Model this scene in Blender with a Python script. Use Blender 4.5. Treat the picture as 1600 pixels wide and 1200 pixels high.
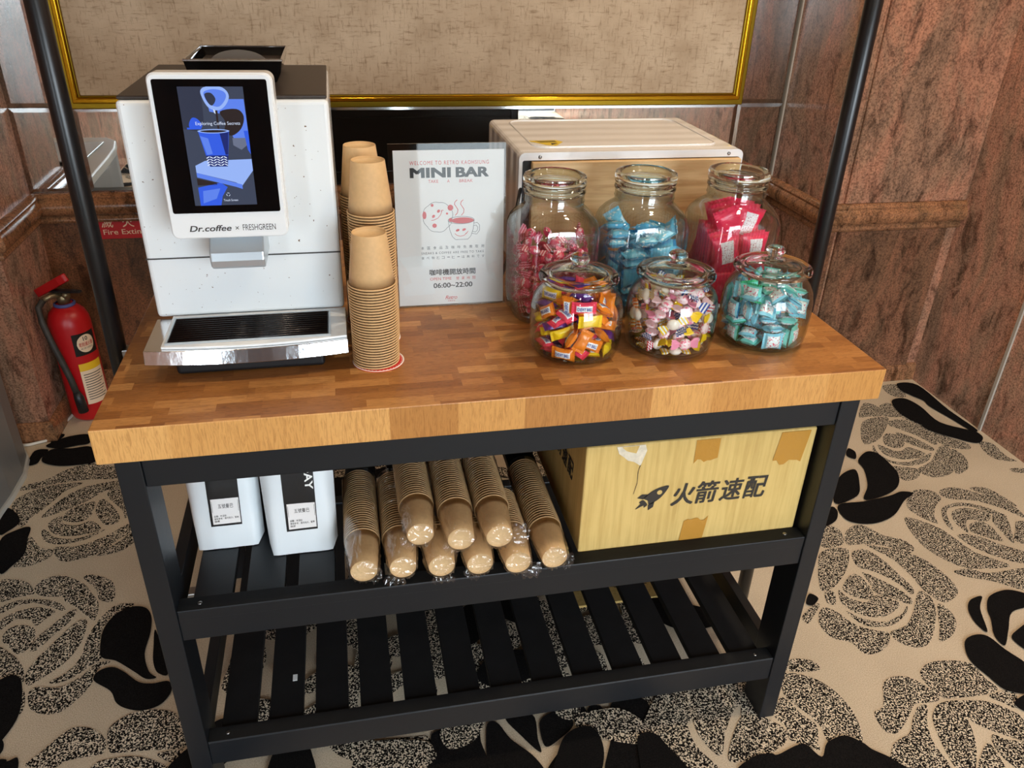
import bpy, bmesh, math, random
from mathutils import Vector, Matrix, Quaternion, noise

random.seed(7)
for o in list(bpy.data.objects):
    bpy.data.objects.remove(o)
SC = bpy.context.scene
COL = SC.collection
PI = math.pi

# ---------------------------------------------------------------- camera
cam_data = bpy.data.cameras.new('camera')
cam_data.sensor_fit = 'HORIZONTAL'
cam_data.sensor_width = 36.0
cam_data.lens = 1244.334 / 1600 * 36.0
cam_data.clip_start = 0.02
cam = bpy.data.objects.new('camera', cam_data)
COL.objects.link(cam)
cam.location = (-0.25187, -1.04337, 1.5131)
cam.rotation_euler = (1.067701, -0.027833, -0.201481)
SC.camera = cam

# ---------------------------------------------------------------- world, lights, exposure
SC.view_settings.view_transform = 'Standard'
SC.view_settings.look = 'None'
SC.view_settings.gamma = 1.0
SC.view_settings.use_curve_mapping = False
SC.view_settings.exposure = 0.0
SC.cycles.use_denoising = True
SC.cycles.max_bounces = 14
SC.cycles.transparent_max_bounces = 40
SC.cycles.transmission_bounces = 10
SC.cycles.sample_clamp_indirect = 6.0

world = bpy.data.worlds.new('daylight')
SC.world = world
world.use_nodes = True
bg = world.node_tree.nodes['Background']
bg.inputs[0].default_value = (0.80, 0.91, 1.0, 1)
bg.inputs[1].default_value = 17.0

def area_light(name, loc, rot, sx, sy, power, color, portal=False, shape='RECTANGLE'):
    d = bpy.data.lights.new(name, 'AREA')
    d.shape = shape
    d.size = sx
    if shape in ('RECTANGLE', 'ELLIPSE'):
        d.size_y = sy
    d.energy = power
    d.color = color
    if portal:
        d.cycles.is_portal = True
    o = bpy.data.objects.new(name, d)
    COL.objects.link(o)
    o.location = loc
    o.rotation_euler = rot
    return o

# daylight comes in through the glazed front of the room, behind the photographer
area_light('window_daylight', (1.09, -3.72, 1.27), (PI / 2, 0, 0), 1.78, 2.36, 1, (1, 1, 1), portal=True)
area_light('window_daylight', (-1.635, -3.72, 1.27), (PI / 2, 0, 0), 0.40, 2.36, 1, (1, 1, 1), portal=True)
# warm lamps in the ceiling
for lx, ly, pw in ((-0.9, -0.2, 6), (0.75, -0.2, 20), (1.2, 0.6, 16), (-0.1, -1.7, 14), (1.4, -1.7, 14)):
    area_light('ceiling_lamp_light', (lx, ly, 2.69), (0, 0, 0), 0.16, 0.16, pw, (1.0, 0.80, 0.58), shape='DISK')

# ---------------------------------------------------------------- materials
def new_mat(name):
    m = bpy.data.materials.new(name)
    m.use_nodes = True
    nt = m.node_tree
    return m, nt, nt.nodes['Principled BSDF']

def srgb(r, g, b):
    def f(c):
        c /= 255.0
        return c / 12.92 if c <= 0.04045 else ((c + 0.055) / 1.055) ** 2.4
    return (f(r), f(g), f(b), 1.0)

def mat(name, col, rough=0.5, metal=0.0, spec=0.5, coat=0.0, emit=None, es=1.0, bump=0.0, bscale=200.0, vary=0.0, vscale=60.0):
    m, nt, b = new_mat(name)
    b.inputs['Base Color'].default_value = col
    b.inputs['Roughness'].default_value = rough
    b.inputs['Metallic'].default_value = metal
    b.inputs['Specular IOR Level'].default_value = spec
    b.inputs['Coat Weight'].default_value = coat
    b.inputs['Coat Roughness'].default_value = 0.05
    if emit:
        b.inputs['Emission Color'].default_value = emit
        b.inputs['Emission Strength'].default_value = es
    if bump or vary:
        tc = nt.nodes.new('ShaderNodeTexCoord')
    if vary:
        n = nt.nodes.new('ShaderNodeTexNoise')
        n.inputs['Scale'].default_value = vscale
        n.inputs['Detail'].default_value = 5
        nt.links.new(tc.outputs['Object'], n.inputs['Vector'])
        mx = nt.nodes.new('ShaderNodeMixRGB')
        mx.blend_type = 'MULTIPLY'
        mx.inputs[0].default_value = 1.0
        mx.inputs[1].default_value = col
        rp = nt.nodes.new('ShaderNodeValToRGB')
        rp.color_ramp.elements[0].position = 0.3
        rp.color_ramp.elements[0].color = (1 - vary, 1 - vary, 1 - vary, 1)
        rp.color_ramp.elements[1].position = 0.7
        rp.color_ramp.elements[1].color = (1, 1, 1, 1)
        nt.links.new(n.outputs['Fac'], rp.inputs[0])
        nt.links.new(rp.outputs[0], mx.inputs[2])
        nt.links.new(mx.outputs[0], b.inputs['Base Color'])
    if bump:
        n2 = nt.nodes.new('ShaderNodeTexNoise')
        n2.inputs['Scale'].default_value = bscale
        n2.inputs['Detail'].default_value = 3
        nt.links.new(tc.outputs['Object'], n2.inputs['Vector'])
        bp = nt.nodes.new('ShaderNodeBump')
        bp.inputs['Strength'].default_value = bump
        bp.inputs['Distance'].default_value = 0.004
        nt.links.new(n2.outputs['Fac'], bp.inputs['Height'])
        nt.links.new(bp.outputs[0], b.inputs['Normal'])
    return m

def ramp(nt, fac, stops, interp='LINEAR'):
    r = nt.nodes.new('ShaderNodeValToRGB')
    r.color_ramp.interpolation = interp
    e = r.color_ramp.elements
    while len(e) < len(stops):
        e.new(0.5)
    for i, (p, c) in enumerate(stops):
        e[i].position = p
        e[i].color = c
    nt.links.new(fac, r.inputs[0])
    return r

def mapping(nt, scale=(1, 1, 1), rot=(0, 0, 0), src='Object'):
    tc = nt.nodes.new('ShaderNodeTexCoord')
    mp = nt.nodes.new('ShaderNodeMapping')
    mp.inputs['Scale'].default_value = scale
    mp.inputs['Rotation'].default_value = rot
    nt.links.new(tc.outputs[src], mp.inputs['Vector'])
    return mp.outputs[0]

def tex_noise(nt, vec, scale, detail=4, rough=0.55, dist=0.0):
    n = nt.nodes.new('ShaderNodeTexNoise')
    n.inputs['Scale'].default_value = scale
    n.inputs['Detail'].default_value = detail
    n.inputs['Roughness'].default_value = rough
    n.inputs['Distortion'].default_value = dist
    nt.links.new(vec, n.inputs['Vector'])
    return n

def mix(nt, a, b, fac, mode='MIX'):
    m = nt.nodes.new('ShaderNodeMixRGB')
    m.blend_type = mode
    for s, v in ((1, a), (2, b), (0, fac)):
        if isinstance(v, (int, float)):
            m.inputs[s].default_value = v
        elif isinstance(v, tuple):
            m.inputs[s].default_value = v
        else:
            nt.links.new(v, m.inputs[s])
    return m.outputs[0]

def marble(name, rot, base, pink, dark, rough=0.22):
    """Brown-pink gneiss with slanted veins and dark flecks."""
    m, nt, b = new_mat(name)
    v = mapping(nt, (1.0, 1.0, 0.42), rot)
    n1 = tex_noise(nt, v, 5.0, 7, 0.62, 1.3)
    c1 = ramp(nt, n1.outputs['Fac'], [(0.30, dark), (0.44, base), (0.56, pink), (0.70, base)])
    n2 = tex_noise(nt, v, 16.0, 8, 0.7, 0.8)
    c2 = ramp(nt, n2.outputs['Fac'], [(0.36, (0.22, 0.20, 0.18, 1)), (0.47, (0.85, 0.85, 0.85, 1)), (0.62, (1.15, 1.1, 1.05, 1))])
    col = mix(nt, c1.outputs[0], c2.outputs[0], 0.85, 'MULTIPLY')
    v3 = mapping(nt, (1, 1, 1))
    n3 = tex_noise(nt, v3, 170.0, 2, 0.6)
    c3 = ramp(nt, n3.outputs['Fac'], [(0.36, (0.45, 0.43, 0.40, 1)), (0.52, (1, 1, 1, 1)), (0.66, (1.25, 1.2, 1.15, 1))])
    col = mix(nt, col, c3.outputs[0], 0.8, 'MULTIPLY')
    v4 = mapping(nt, (1.6, 1.6, 0.35), rot)
    n4 = tex_noise(nt, v4, 7.5, 6, 0.7, 2.0)
    c4 = ramp(nt, n4.outputs['Fac'], [(0.485, (1, 1, 1, 1)), (0.5, (0.30, 0.26, 0.24, 1)), (0.515, (1, 1, 1, 1))])
    col = mix(nt, col, c4.outputs[0], 0.55, 'MULTIPLY')
    nt.links.new(col, b.inputs['Base Color'])
    b.inputs['Roughness'].default_value = rough
    bp = nt.nodes.new('ShaderNodeBump')
    bp.inputs['Strength'].default_value = 0.08
    bp.inputs['Distance'].default_value = 0.003
    nt.links.new(n3.outputs['Fac'], bp.inputs['Height'])
    nt.links.new(bp.outputs[0], b.inputs['Normal'])
    return m

M = {}
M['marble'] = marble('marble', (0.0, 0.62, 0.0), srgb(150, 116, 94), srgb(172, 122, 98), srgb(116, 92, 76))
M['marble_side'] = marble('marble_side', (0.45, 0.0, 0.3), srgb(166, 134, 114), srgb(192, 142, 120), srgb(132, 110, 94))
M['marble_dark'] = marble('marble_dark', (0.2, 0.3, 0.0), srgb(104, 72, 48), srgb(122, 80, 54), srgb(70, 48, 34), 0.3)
M['marble_shaded'] = marble('marble_shaded', (0.0, 0.62, 0.0), srgb(112, 82, 62), srgb(130, 90, 68), srgb(82, 62, 48), 0.25)  # same marble, with the shade under the chair rail mixed into its colour
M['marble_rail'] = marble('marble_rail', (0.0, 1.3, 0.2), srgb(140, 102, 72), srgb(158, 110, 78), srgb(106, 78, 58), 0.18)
M['grout'] = mat('grout', srgb(168, 160, 148), 0.6)
M['mirror'] = mat('mirror', (0.80, 0.80, 0.78, 1), 0.015, 1.0)
M['mirror_edge'] = mat('mirror_edge', (0.5, 0.5, 0.48, 1), 0.1, 1.0)
M['plaster'] = mat('plaster', srgb(226, 218, 205), 0.8)
M['added_beam_wood'] = mat('added_beam_wood', srgb(120, 92, 66), 0.6)
M['frame_paint'] = mat('frame_paint', srgb(60, 60, 62), 0.4)

def gold_mat():
    m, nt, b = new_mat('polished_gold')
    b.inputs['Base Color'].default_value = srgb(214, 170, 40)
    b.inputs['Metallic'].default_value = 1.0
    b.inputs['Roughness'].default_value = 0.14
    return m
M['gold'] = gold_mat()
M['gold_dull'] = mat('gold_dull', srgb(150, 122, 34), 0.3, 1.0)

def linen_mat():
    m, nt, b = new_mat('linen')
    vh = mapping(nt, (14, 1, 90))
    vv = mapping(nt, (90, 1, 14))
    nh = tex_noise(nt, vh, 1.3, 6, 0.72)
    nv = tex_noise(nt, vv, 1.3, 6, 0.72)
    ch = ramp(nt, nh.outputs['Fac'], [(0.33, (0.50, 0.44, 0.38, 1)), (0.46, (1, 1, 1, 1))])
    cv = ramp(nt, nv.outputs['Fac'], [(0.33, (0.52, 0.46, 0.40, 1)), (0.46, (1, 1, 1, 1))])
    col = mix(nt, ch.outputs[0], cv.outputs[0], 1.0, 'MULTIPLY')
    big = tex_noise(nt, mapping(nt), 6.0, 4, 0.6)
    cb = ramp(nt, big.outputs['Fac'], [(0.3, srgb(176, 154, 128)), (0.7, srgb(206, 186, 160))])
    col = mix(nt, cb.outputs[0], col, 0.8, 'MULTIPLY')
    nt.links.new(col, b.inputs['Base Color'])
    b.inputs['Roughness'].default_value = 0.9
    b.inputs['Specular IOR Level'].default_value = 0.1
    return m
M['linen'] = linen_mat()

def carpet_mat(name, kind):
    m, nt, b = new_mat(name)
    v = mapping(nt)
    if kind == 'speckle':
        n = tex_noise(nt, v, 290.0, 1.5, 0.5)
        c = ramp(nt, n.outputs['Fac'], [(0.50, srgb(22, 19, 18)), (0.565, srgb(222, 208, 184))])
        col = c.outputs[0]
    elif kind == 'black':
        n = tex_noise(nt, v, 400.0, 2, 0.5)
        c = ramp(nt, n.outputs['Fac'], [(0.3, srgb(14, 13, 13)), (0.8, srgb(34, 32, 31))])
        col = c.outputs[0]
    else:
        n = tex_noise(nt, v, 420.0, 2, 0.5)
        c = ramp(nt, n.outputs['Fac'], [(0.25, srgb(184, 166, 140)), (0.75, srgb(232, 216, 190))])
        big = tex_noise(nt, v, 3.0, 3, 0.5)
        cb = ramp(nt, big.outputs['Fac'], [(0.3, (0.86, 0.85, 0.84, 1)), (0.6, (1, 1, 1, 1))])
        col = mix(nt, c.outputs[0], cb.outputs[0], 1.0, 'MULTIPLY')
    nt.links.new(col, b.inputs['Base Color'])
    b.inputs['Roughness'].default_value = 0.95
    b.inputs['Specular IOR Level'].default_value = 0.05
    bp = nt.nodes.new('ShaderNodeBump')
    bp.inputs['Strength'].default_value = 0.5
    bp.inputs['Distance'].default_value = 0.003
    n5 = tex_noise(nt, v, 420.0, 2, 0.5)
    nt.links.new(n5.outputs['Fac'], bp.inputs['Height'])
    nt.links.new(bp.outputs[0], b.inputs['Normal'])
    return m
M['carpet'] = carpet_mat('carpet_beige', 'beige')
M['carpet_speckle'] = carpet_mat('carpet_speckle', 'speckle')
M['carpet_black'] = carpet_mat('carpet_black', 'black')

def oak_top_mat():
    m, nt, b = new_mat('oak_block_top')
    v = mapping(nt)
    br = nt.nodes.new('ShaderNodeTexBrick')
    br.inputs['Scale'].default_value = 1.0
    br.inputs['Brick Width'].default_value = 0.066
    br.inputs['Row Height'].default_value = 0.0215
    br.inputs['Mortar Size'].default_value = 0.0
    br.inputs['Color1'].default_value = (0, 0, 0, 1)
    br.inputs['Color2'].default_value = (1, 1, 1, 1)
    br.offset = 0.37
    br.offset_frequency = 2
    br.squash = 1.55
    br.squash_frequency = 3
    nt.links.new(v, br.inputs['Vector'])
    c = ramp(nt, br.outputs['Color'], [(0.0, srgb(140, 90, 46)), (0.4, srgb(156, 104, 54)), (0.75, srgb(170, 116, 62)), (1.0, srgb(194, 142, 84))])
    # grain: each block gets its own offset
    add = nt.nodes.new('ShaderNodeVectorMath')
    add.operation = 'MULTIPLY_ADD'
    nt.links.new(br.outputs['Color'], add.inputs[0])
    add.inputs[1].default_value = (3.1, 7.7, 5.3)
    nt.links.new(v, add.inputs[2])
    mp = nt.nodes.new('ShaderNodeMapping')
    mp.inputs['Scale'].default_value = (22, 120, 60)
    nt.links.new(add.outputs[0], mp.inputs['Vector'])
    g = tex_noise(nt, mp.outputs[0], 1.6, 5, 0.65, 1.6)
    cg = ramp(nt, g.outputs['Fac'], [(0.34, (0.62, 0.55, 0.48, 1)), (0.56, (1.06, 1.04, 1.0, 1))])
    col = mix(nt, c.outputs[0], cg.outputs[0], 0.75, 'MULTIPLY')
    nt.links.new(col, b.inputs['Base Color'])
    b.inputs['Roughness'].default_value = 0.36
    b.inputs['Specular IOR Level'].default_value = 0.4
    return m
M['oak_top'] = oak_top_mat()

def oak_edge_mat():
    m, nt, b = new_mat('oak_edge')
    v = mapping(nt)
    br = nt.nodes.new('ShaderNodeTexBrick')
    br.inputs['Scale'].default_value = 1.0
    br.inputs['Brick Width'].default_value = 0.105
    br.inputs['Row Height'].default_value = 3.0
    br.inputs['Mortar Size'].default_value = 0.0
    br.inputs['Color1'].default_value = (0, 0, 0, 1)
    br.inputs['Color2'].default_value = (1, 1, 1, 1)
    mp0 = nt.nodes.new('ShaderNodeMapping')
    mp0.inputs['Rotation'].default_value = (PI / 2, 0, 0)
    nt.links.new(v, mp0.inputs['Vector'])
    nt.links.new(mp0.outputs[0], br.inputs['Vector'])
    c = ramp(nt, br.outputs['Color'], [(0.0, srgb(172, 116, 56)), (0.5, srgb(196, 140, 72)), (1.0, srgb(220, 168, 100))])
    mp = nt.nodes.new('ShaderNodeMapping')
    mp.inputs['Scale'].default_value = (95, 60, 9)
    mp.inputs['Rotation'].default_value = (0, 0.3, 0)
    nt.links.new(v, mp.inputs['Vector'])
    g = tex_noise(nt, mp.outputs[0], 3.0, 6, 0.65, 1.6)
    cg = ramp(nt, g.outputs['Fac'], [(0.36, (0.66, 0.55, 0.42, 1)), (0.54, (1.05, 1.03, 1.0, 1))])
    col = mix(nt, c.outputs[0], cg.outputs[0], 0.7, 'MULTIPLY')
    nt.links.new(col, b.inputs['Base Color'])
    b.inputs['Roughness'].default_value = 0.42
    return m
M['oak_edge'] = oak_edge_mat()

def veneer_mat():
    m, nt, b = new_mat('oak_veneer')
    v = mapping(nt, (2.2, 1, 34))
    g = tex_noise(nt, v, 2.0, 6, 0.6, 0.5)
    c = ramp(nt, g.outputs['Fac'], [(0.32, srgb(178, 138, 88)), (0.5, srgb(206, 170, 120)), (0.65, srgb(218, 186, 138))])
    nt.links.new(c.outputs[0], b.inputs['Base Color'])
    b.inputs['Roughness'].default_value = 0.5
    return m
M['veneer'] = veneer_mat()

M['black_paint'] = mat('black_paint', srgb(15, 19, 24), 0.42, 0, 0.45, bump=0.05, bscale=60)
M['dusty_black'] = mat('dusty_black', srgb(19, 21, 23), 0.7, 0, 0.3, vary=0.35, vscale=24, bump=0.1, bscale=120)
M['pole_black'] = mat('pole_black', srgb(13, 14, 16), 0.32, 0.0, 0.5)
M['screw'] = mat('screw_metal', srgb(150, 150, 150), 0.35, 1.0)

def speckled_white():
    m, nt, b = new_mat('machine_white')
    v = mapping(nt)
    n = tex_noise(nt, v, 170.0, 2, 0.5)
    c = ramp(nt, n.outputs['Fac'], [(0.735, srgb(232, 237, 238)), (0.75, srgb(120, 96, 76))])
    nt.links.new(c.outputs[0], b.inputs['Base Color'])
    b.inputs['Roughness'].default_value = 0.2
    b.inputs['Coat Weight'].default_value = 0.4
    b.inputs['Coat Roughness'].default_value = 0.04
    return m
M['machine_white'] = speckled_white()
M['white_gloss'] = mat('white_gloss', srgb(234, 238, 239), 0.22, 0, 0.5, coat=0.4)
M['white_enamel'] = mat('white_enamel', srgb(226, 226, 226), 0.2, 0, 0.5, coat=0.5)
def ridged_enamel():
    m, nt, b = new_mat('ridged_enamel')
    b.inputs['Base Color'].default_value = srgb(226, 224, 222)
    b.inputs['Roughness'].default_value = 0.16
    b.inputs['Coat Weight'].default_value = 0.5
    w = nt.nodes.new('ShaderNodeTexWave')
    w.bands_direction = 'Y'
    w.inputs['Scale'].default_value = 5.2
    w.inputs['Distortion'].default_value = 0.6
    w.inputs['Detail'].default_value = 1.0
    nt.links.new(mapping(nt), w.inputs['Vector'])
    bp = nt.nodes.new('ShaderNodeBump')
    bp.inputs['Strength'].default_value = 0.25
    bp.inputs['Distance'].default_value = 0.004
    nt.links.new(w.outputs['Fac'], bp.inputs['Height'])
    nt.links.new(bp.outputs[0], b.inputs['Normal'])
    nt.links.new(bp.outputs[0], b.inputs['Coat Normal'])
    return m
M['ridged_enamel'] = ridged_enamel()
M['espresso_brown'] = mat('espresso_brown', srgb(52, 43, 38), 0.4)
M['black_gloss'] = mat('black_gloss', srgb(8, 8, 9), 0.05, 0, 0.5)
M['black_plastic'] = mat('black_plastic', srgb(22, 23, 25), 0.42)
M['grille_black'] = mat('grille_black', srgb(20, 18, 20), 0.25, 0.3)
M['warm_grey'] = mat('warm_grey', srgb(96, 90, 84), 0.3)
M['chrome'] = mat('chrome', (0.82, 0.83, 0.84, 1), 0.12, 1.0, bump=0.06, bscale=90)
M['silver'] = mat('silver_plastic', srgb(196, 206, 212), 0.3, 0.55)
M['grey_ink'] = mat('grey_ink', srgb(58, 56, 54), 0.5)
M['dark_ink'] = mat('dark_ink', srgb(46, 42, 40), 0.6)
M['red_ink'] = mat('red_ink', srgb(206, 62, 58), 0.6)
M['white_ink'] = mat('white_ink', srgb(240, 238, 232), 0.6)
M['paper_white'] = mat('paper_white', srgb(232, 228, 224), 0.6)
M['tape_pale'] = mat('tape_pale', srgb(238, 238, 236), 0.25)
M['kraft'] = mat('kraft_paper', srgb(214, 176, 126), 0.62, 0, 0.3, vary=0.10, vscale=140)
M['kraft_light'] = mat('kraft_base', srgb(222, 188, 140), 0.65, 0, 0.3, vary=0.10, vscale=140)
M['coaster_red'] = mat('coaster_red', srgb(204, 44, 40), 0.6)
M['coaster_white'] = mat('coaster_white', srgb(236, 228, 218), 0.7)

def carton_mat():
    m, nt, b = new_mat('cardboard')
    v = mapping(nt, (110, 110, 6))
    g = tex_noise(nt, v, 1.0, 3, 0.6)
    c = ramp(nt, g.outputs['Fac'], [(0.35, srgb(196, 164, 98)), (0.6, srgb(211, 180, 112))])
    n2 = tex_noise(nt, mapping(nt), 9.0, 4, 0.6)
    c2 = ramp(nt, n2.outputs['Fac'], [(0.35, (0.93, 0.92, 0.9, 1)), (0.6, (1, 1, 1, 1))])
    col = mix(nt, c.outputs[0], c2.outputs[0], 1.0, 'MULTIPLY')
    nt.links.new(col, b.inputs['Base Color'])
    b.inputs['Roughness'].default_value = 0.75
    b.inputs['Specular IOR Level'].default_value = 0.2
    bp = nt.nodes.new('ShaderNodeBump')
    bp.inputs['Strength'].default_value = 0.15
    bp.inputs['Distance'].default_value = 0.003
    nt.links.new(g.outputs['Fac'], bp.inputs['Height'])
    nt.links.new(bp.outputs[0], b.inputs['Normal'])
    return m
M['cardboard'] = carton_mat()
M['brown_tape'] = mat('brown_tape', srgb(182, 132, 56), 0.18, 0, 0.6, bump=0.5, bscale=45)
M['torn_paper'] = mat('torn_paper', srgb(226, 214, 190), 0.9, vary=0.25, vscale=90)
M['box_ink'] = mat('box_ink', srgb(48, 42, 34), 0.7)
M['bag_white'] = mat('bag_white', srgb(226, 232, 234), 0.4, 0, 0.5, bump=0.25, bscale=16)
M['bag_black'] = mat('bag_black', srgb(24, 22, 22), 0.3, 0, 0.5, bump=0.3, bscale=20)
M['ext_red'] = mat('extinguisher_red', srgb(176, 16, 22), 0.35, 0, 0.5)
M['ext_yellow'] = mat('label_yellow', srgb(222, 178, 30), 0.5)
M['ext_blue'] = mat('ring_blue', srgb(70, 78, 130), 0.5)
M['hose'] = mat('hose_rubber', srgb(60, 56, 50), 0.6, vary=0.6, vscale=40)
M['brass'] = mat('aged_brass', srgb(140, 122, 92), 0.4, 0.8)
M['sign_red'] = mat('sign_red', srgb(176, 18, 24), 0.4)
M['sign_cream'] = mat('sign_cream', srgb(226, 200, 170), 0.5)
M['grey_cabinet'] = mat('grey_cabinet', srgb(120, 120, 118), 0.4, 0.2)
M['pale_trim'] = mat('pale_trim', srgb(190, 190, 182), 0.4)
M['lid_pane'] = mat('lid_pane', srgb(176, 190, 192), 0.12)
M['cable_white'] = mat('cable_white', srgb(214, 208, 196), 0.5)
M['warn_yellow'] = mat('warning_yellow', srgb(222, 190, 40), 0.4)
M['asphalt'] = mat('asphalt', srgb(110, 110, 108), 0.9)

def thin_glass(name, tint, edge, ior=1.45, film=0.0, crinkle=0.0):
    m, nt, b = new_mat(name)
    nt.nodes.remove(b)
    out = nt.nodes['Material Output']
    tr = nt.nodes.new('ShaderNodeBsdfTransparent')
    lw = nt.nodes.new('ShaderNodeLayerWeight')
    lw.inputs['Blend'].default_value = 0.25
    c = ramp(nt, lw.outputs['Facing'], [(0.10, tint), (0.85, edge)])
    nt.links.new(c.outputs[0], tr.inputs['Color'])
    gl = nt.nodes.new('ShaderNodeBsdfGlossy')
    gl.inputs['Roughness'].default_value = 0.03
    gl.inputs['Color'].default_value = (1, 1, 1, 1)
    lw2 = nt.nodes.new('ShaderNodeLayerWeight')
    lw2.inputs['Blend'].default_value = 0.5
    fr = nt.nodes.new('ShaderNodeMath')
    fr.operation = 'POWER'
    fr.inputs[1].default_value = 3.2
    nt.links.new(lw2.outputs['Facing'], fr.inputs[0])
    f2 = nt.nodes.new('ShaderNodeMath')
    f2.operation = 'MULTIPLY_ADD'
    f2.inputs[1].default_value = 0.85
    f2.inputs[2].default_value = 0.03
    nt.links.new(fr.outputs[0], f2.inputs[0])
    fr = f2
    mx = nt.nodes.new('ShaderNodeMixShader')
    f2.inputs[2].default_value = 0.03 + film
    if film:
        fr0 = [n for n in nt.nodes if n.type == 'MATH' and n.operation == 'POWER'][0]
        fr0.inputs[1].default_value = 2.4
        f2.inputs[1].default_value = 0.5
        gl.inputs['Roughness'].default_value = 0.04
    if crinkle:
        v = mapping(nt, (1, 0.45, 1))
        n1 = tex_noise(nt, v, 42.0, 3, 0.5, 2.0)
        bp = nt.nodes.new('ShaderNodeBump')
        bp.inputs['Strength'].default_value = crinkle
        bp.inputs['Distance'].default_value = 0.004
        nt.links.new(n1.outputs['Fac'], bp.inputs['Height'])
        nt.links.new(bp.outputs[0], gl.inputs['Normal'])
        nt.links.new(bp.outputs[0], lw2.inputs['Normal'])
    nt.links.new(f2.outputs[0], mx.inputs[0])
    nt.links.new(tr.outputs[0], mx.inputs[1])
    nt.links.new(gl.outputs[0], mx.inputs[2])
    nt.links.new(mx.outputs[0], out.inputs['Surface'])
    return m
M['jar_glass'] = thin_glass('jar_glass', (0.985, 0.992, 0.99, 1), (0.46, 0.56, 0.52, 1))
M['acrylic'] = thin_glass('acrylic', (0.94, 0.95, 0.95, 1), (0.6, 0.66, 0.66, 1))
M['film'] = thin_glass('plastic_film', (0.99, 0.99, 0.99, 1), (0.95, 0.95, 0.95, 1), 1.4, 0.055, 0.8)
M['ribbed_glass'] = thin_glass('ribbed_glass', (0.97, 0.98, 0.98, 1), (0.42, 0.50, 0.48, 1), 1.45, 0.02)

def lid_glass():
    m, nt, b = new_mat('lid_glass')
    b.inputs['Base Color'].default_value = (0.88, 0.965, 0.93, 1)
    b.inputs['Roughness'].default_value = 0.01
    b.inputs['IOR'].default_value = 1.45
    b.inputs['Transmission Weight'].default_value = 1.0
    return m
M['lid_glass'] = lid_glass()

# candy wrappers
def wrap(name, c, rough=0.28):
    return mat(name, c, rough, 0, 0.5, bump=0.5, bscale=55)
for nm, c in dict(orange=(238, 134, 30), yellow=(246, 206, 28), purple=(96, 40, 140), pink=(236, 60, 90), teal=(120, 214, 200),
                  aqua=(140, 210, 226), green=(70, 190, 130), blue=(40, 150, 214), cream=(246, 236, 220), rose=(244, 150, 176),
                  red=(214, 36, 50), crimson=(206, 50, 84), sky=(90, 186, 222), hotpink=(240, 44, 86), palepink=(246, 206, 208)).items():
    M['w_' + nm] = wrap('wrapper_' + nm, srgb(*c))
M['w_white'] = wrap('wrapper_white', srgb(244, 246, 246))
M['label_blue'] = mat('label_blue', srgb(30, 80, 170), 0.4)
M['candy_ink'] = mat('candy_ink', srgb(206, 40, 64), 0.4)

def print_mat(name, base, ink, scale, lo):
    m, nt, b = new_mat(name)
    v = mapping(nt)
    n = tex_noise(nt, v, scale, 2, 0.5)
    c = ramp(nt, n.outputs['Fac'], [(lo, base), (lo + 0.03, ink)])
    nt.links.new(c.outputs[0], b.inputs['Base Color'])
    b.inputs['Roughness'].default_value = 0.3
    return m
M['print_red'] = print_mat('milk_print', srgb(232, 246, 244), srgb(214, 70, 100), 330, 0.56)
M['print_pink'] = print_mat('sweet_print', srgb(250, 226, 226), srgb(240, 128, 150), 200, 0.54)
M['print_grey'] = print_mat('ingredient_print', srgb(246, 244, 244), srgb(200, 120, 130), 420, 0.58)
M['print_blue'] = print_mat('clear_blue_wrap', srgb(110, 200, 232), srgb(226, 244, 250), 120, 0.56)
M['print_crimson'] = print_mat('clear_red_wrap', srgb(214, 66, 100), srgb(246, 216, 222), 130, 0.56)

# screen picture colours
def glow(name, c, s=1.0):
    m, nt, b = new_mat(name)
    b.inputs['Base Color'].default_value = (0.01, 0.01, 0.01, 1)
    b.inputs['Roughness'].default_value = 0.1
    b.inputs['Emission Color'].default_value = c
    b.inputs['Emission Strength'].default_value = s
    return m
for nm, c in dict(bg=(58, 66, 86), dusk=(44, 50, 70), blue=(48, 92, 226), mid=(92, 130, 236), pale=(150, 180, 246), navy=(20, 36, 110),
                  white=(214, 226, 250), brown=(40, 30, 30), grey=(104, 112, 136)).items():
    M['s_' + nm] = glow('screen_' + nm, srgb(*c), 1.0)

# ---------------------------------------------------------------- mesh helpers
def frame(o, xd, yd):
    xd = Vector(xd).normalized()
    yd = Vector(yd)
    yd = (yd - xd * yd.dot(xd)).normalized()
    zd = xd.cross(yd)
    m = Matrix((xd, yd, zd)).transposed().to_4x4()
    m.translation = Vector(o)
    return m

_tc = {}
def text_geo(body, bold=0.0, shear=0.0, res=3, space=1.0):
    k = (body, bold, shear, res, space)
    if k not in _tc:
        c = bpy.data.curves.new('t', 'FONT')
        c.body = body
        c.resolution_u = res
        c.offset = bold
        c.shear = shear
        c.space_character = space
        o = bpy.data.objects.new('t', c)
        COL.objects.link(o)
        dg = bpy.context.evaluated_depsgraph_get()
        me = bpy.data.meshes.new_from_object(o.evaluated_get(dg))
        vs = [(v.co.x, v.co.y) for v in me.vertices]
        fs = [tuple(p.vertices) for p in me.polygons]
        bpy.data.objects.remove(o)
        bpy.data.curves.remove(c)
        bpy.data.meshes.remove(me)
        _tc[k] = (vs, fs)
    return _tc[k]

def spline(pts, sub=5):
    """closed Catmull-Rom through 2-D points"""
    n = len(pts)
    out = []
    for i in range(n):
        p0, p1, p2, p3 = (Vector(pts[(i + j - 1) % n]) for j in range(4))
        for s in range(sub):
            t = s / sub
            out.append(tuple(0.5 * ((2 * p1) + (p2 - p0) * t + (2 * p0 - 5 * p1 + 4 * p2 - p3) * t * t + (3 * p1 - p0 - 3 * p2 + p3) * t ** 3)))
    return out

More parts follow.
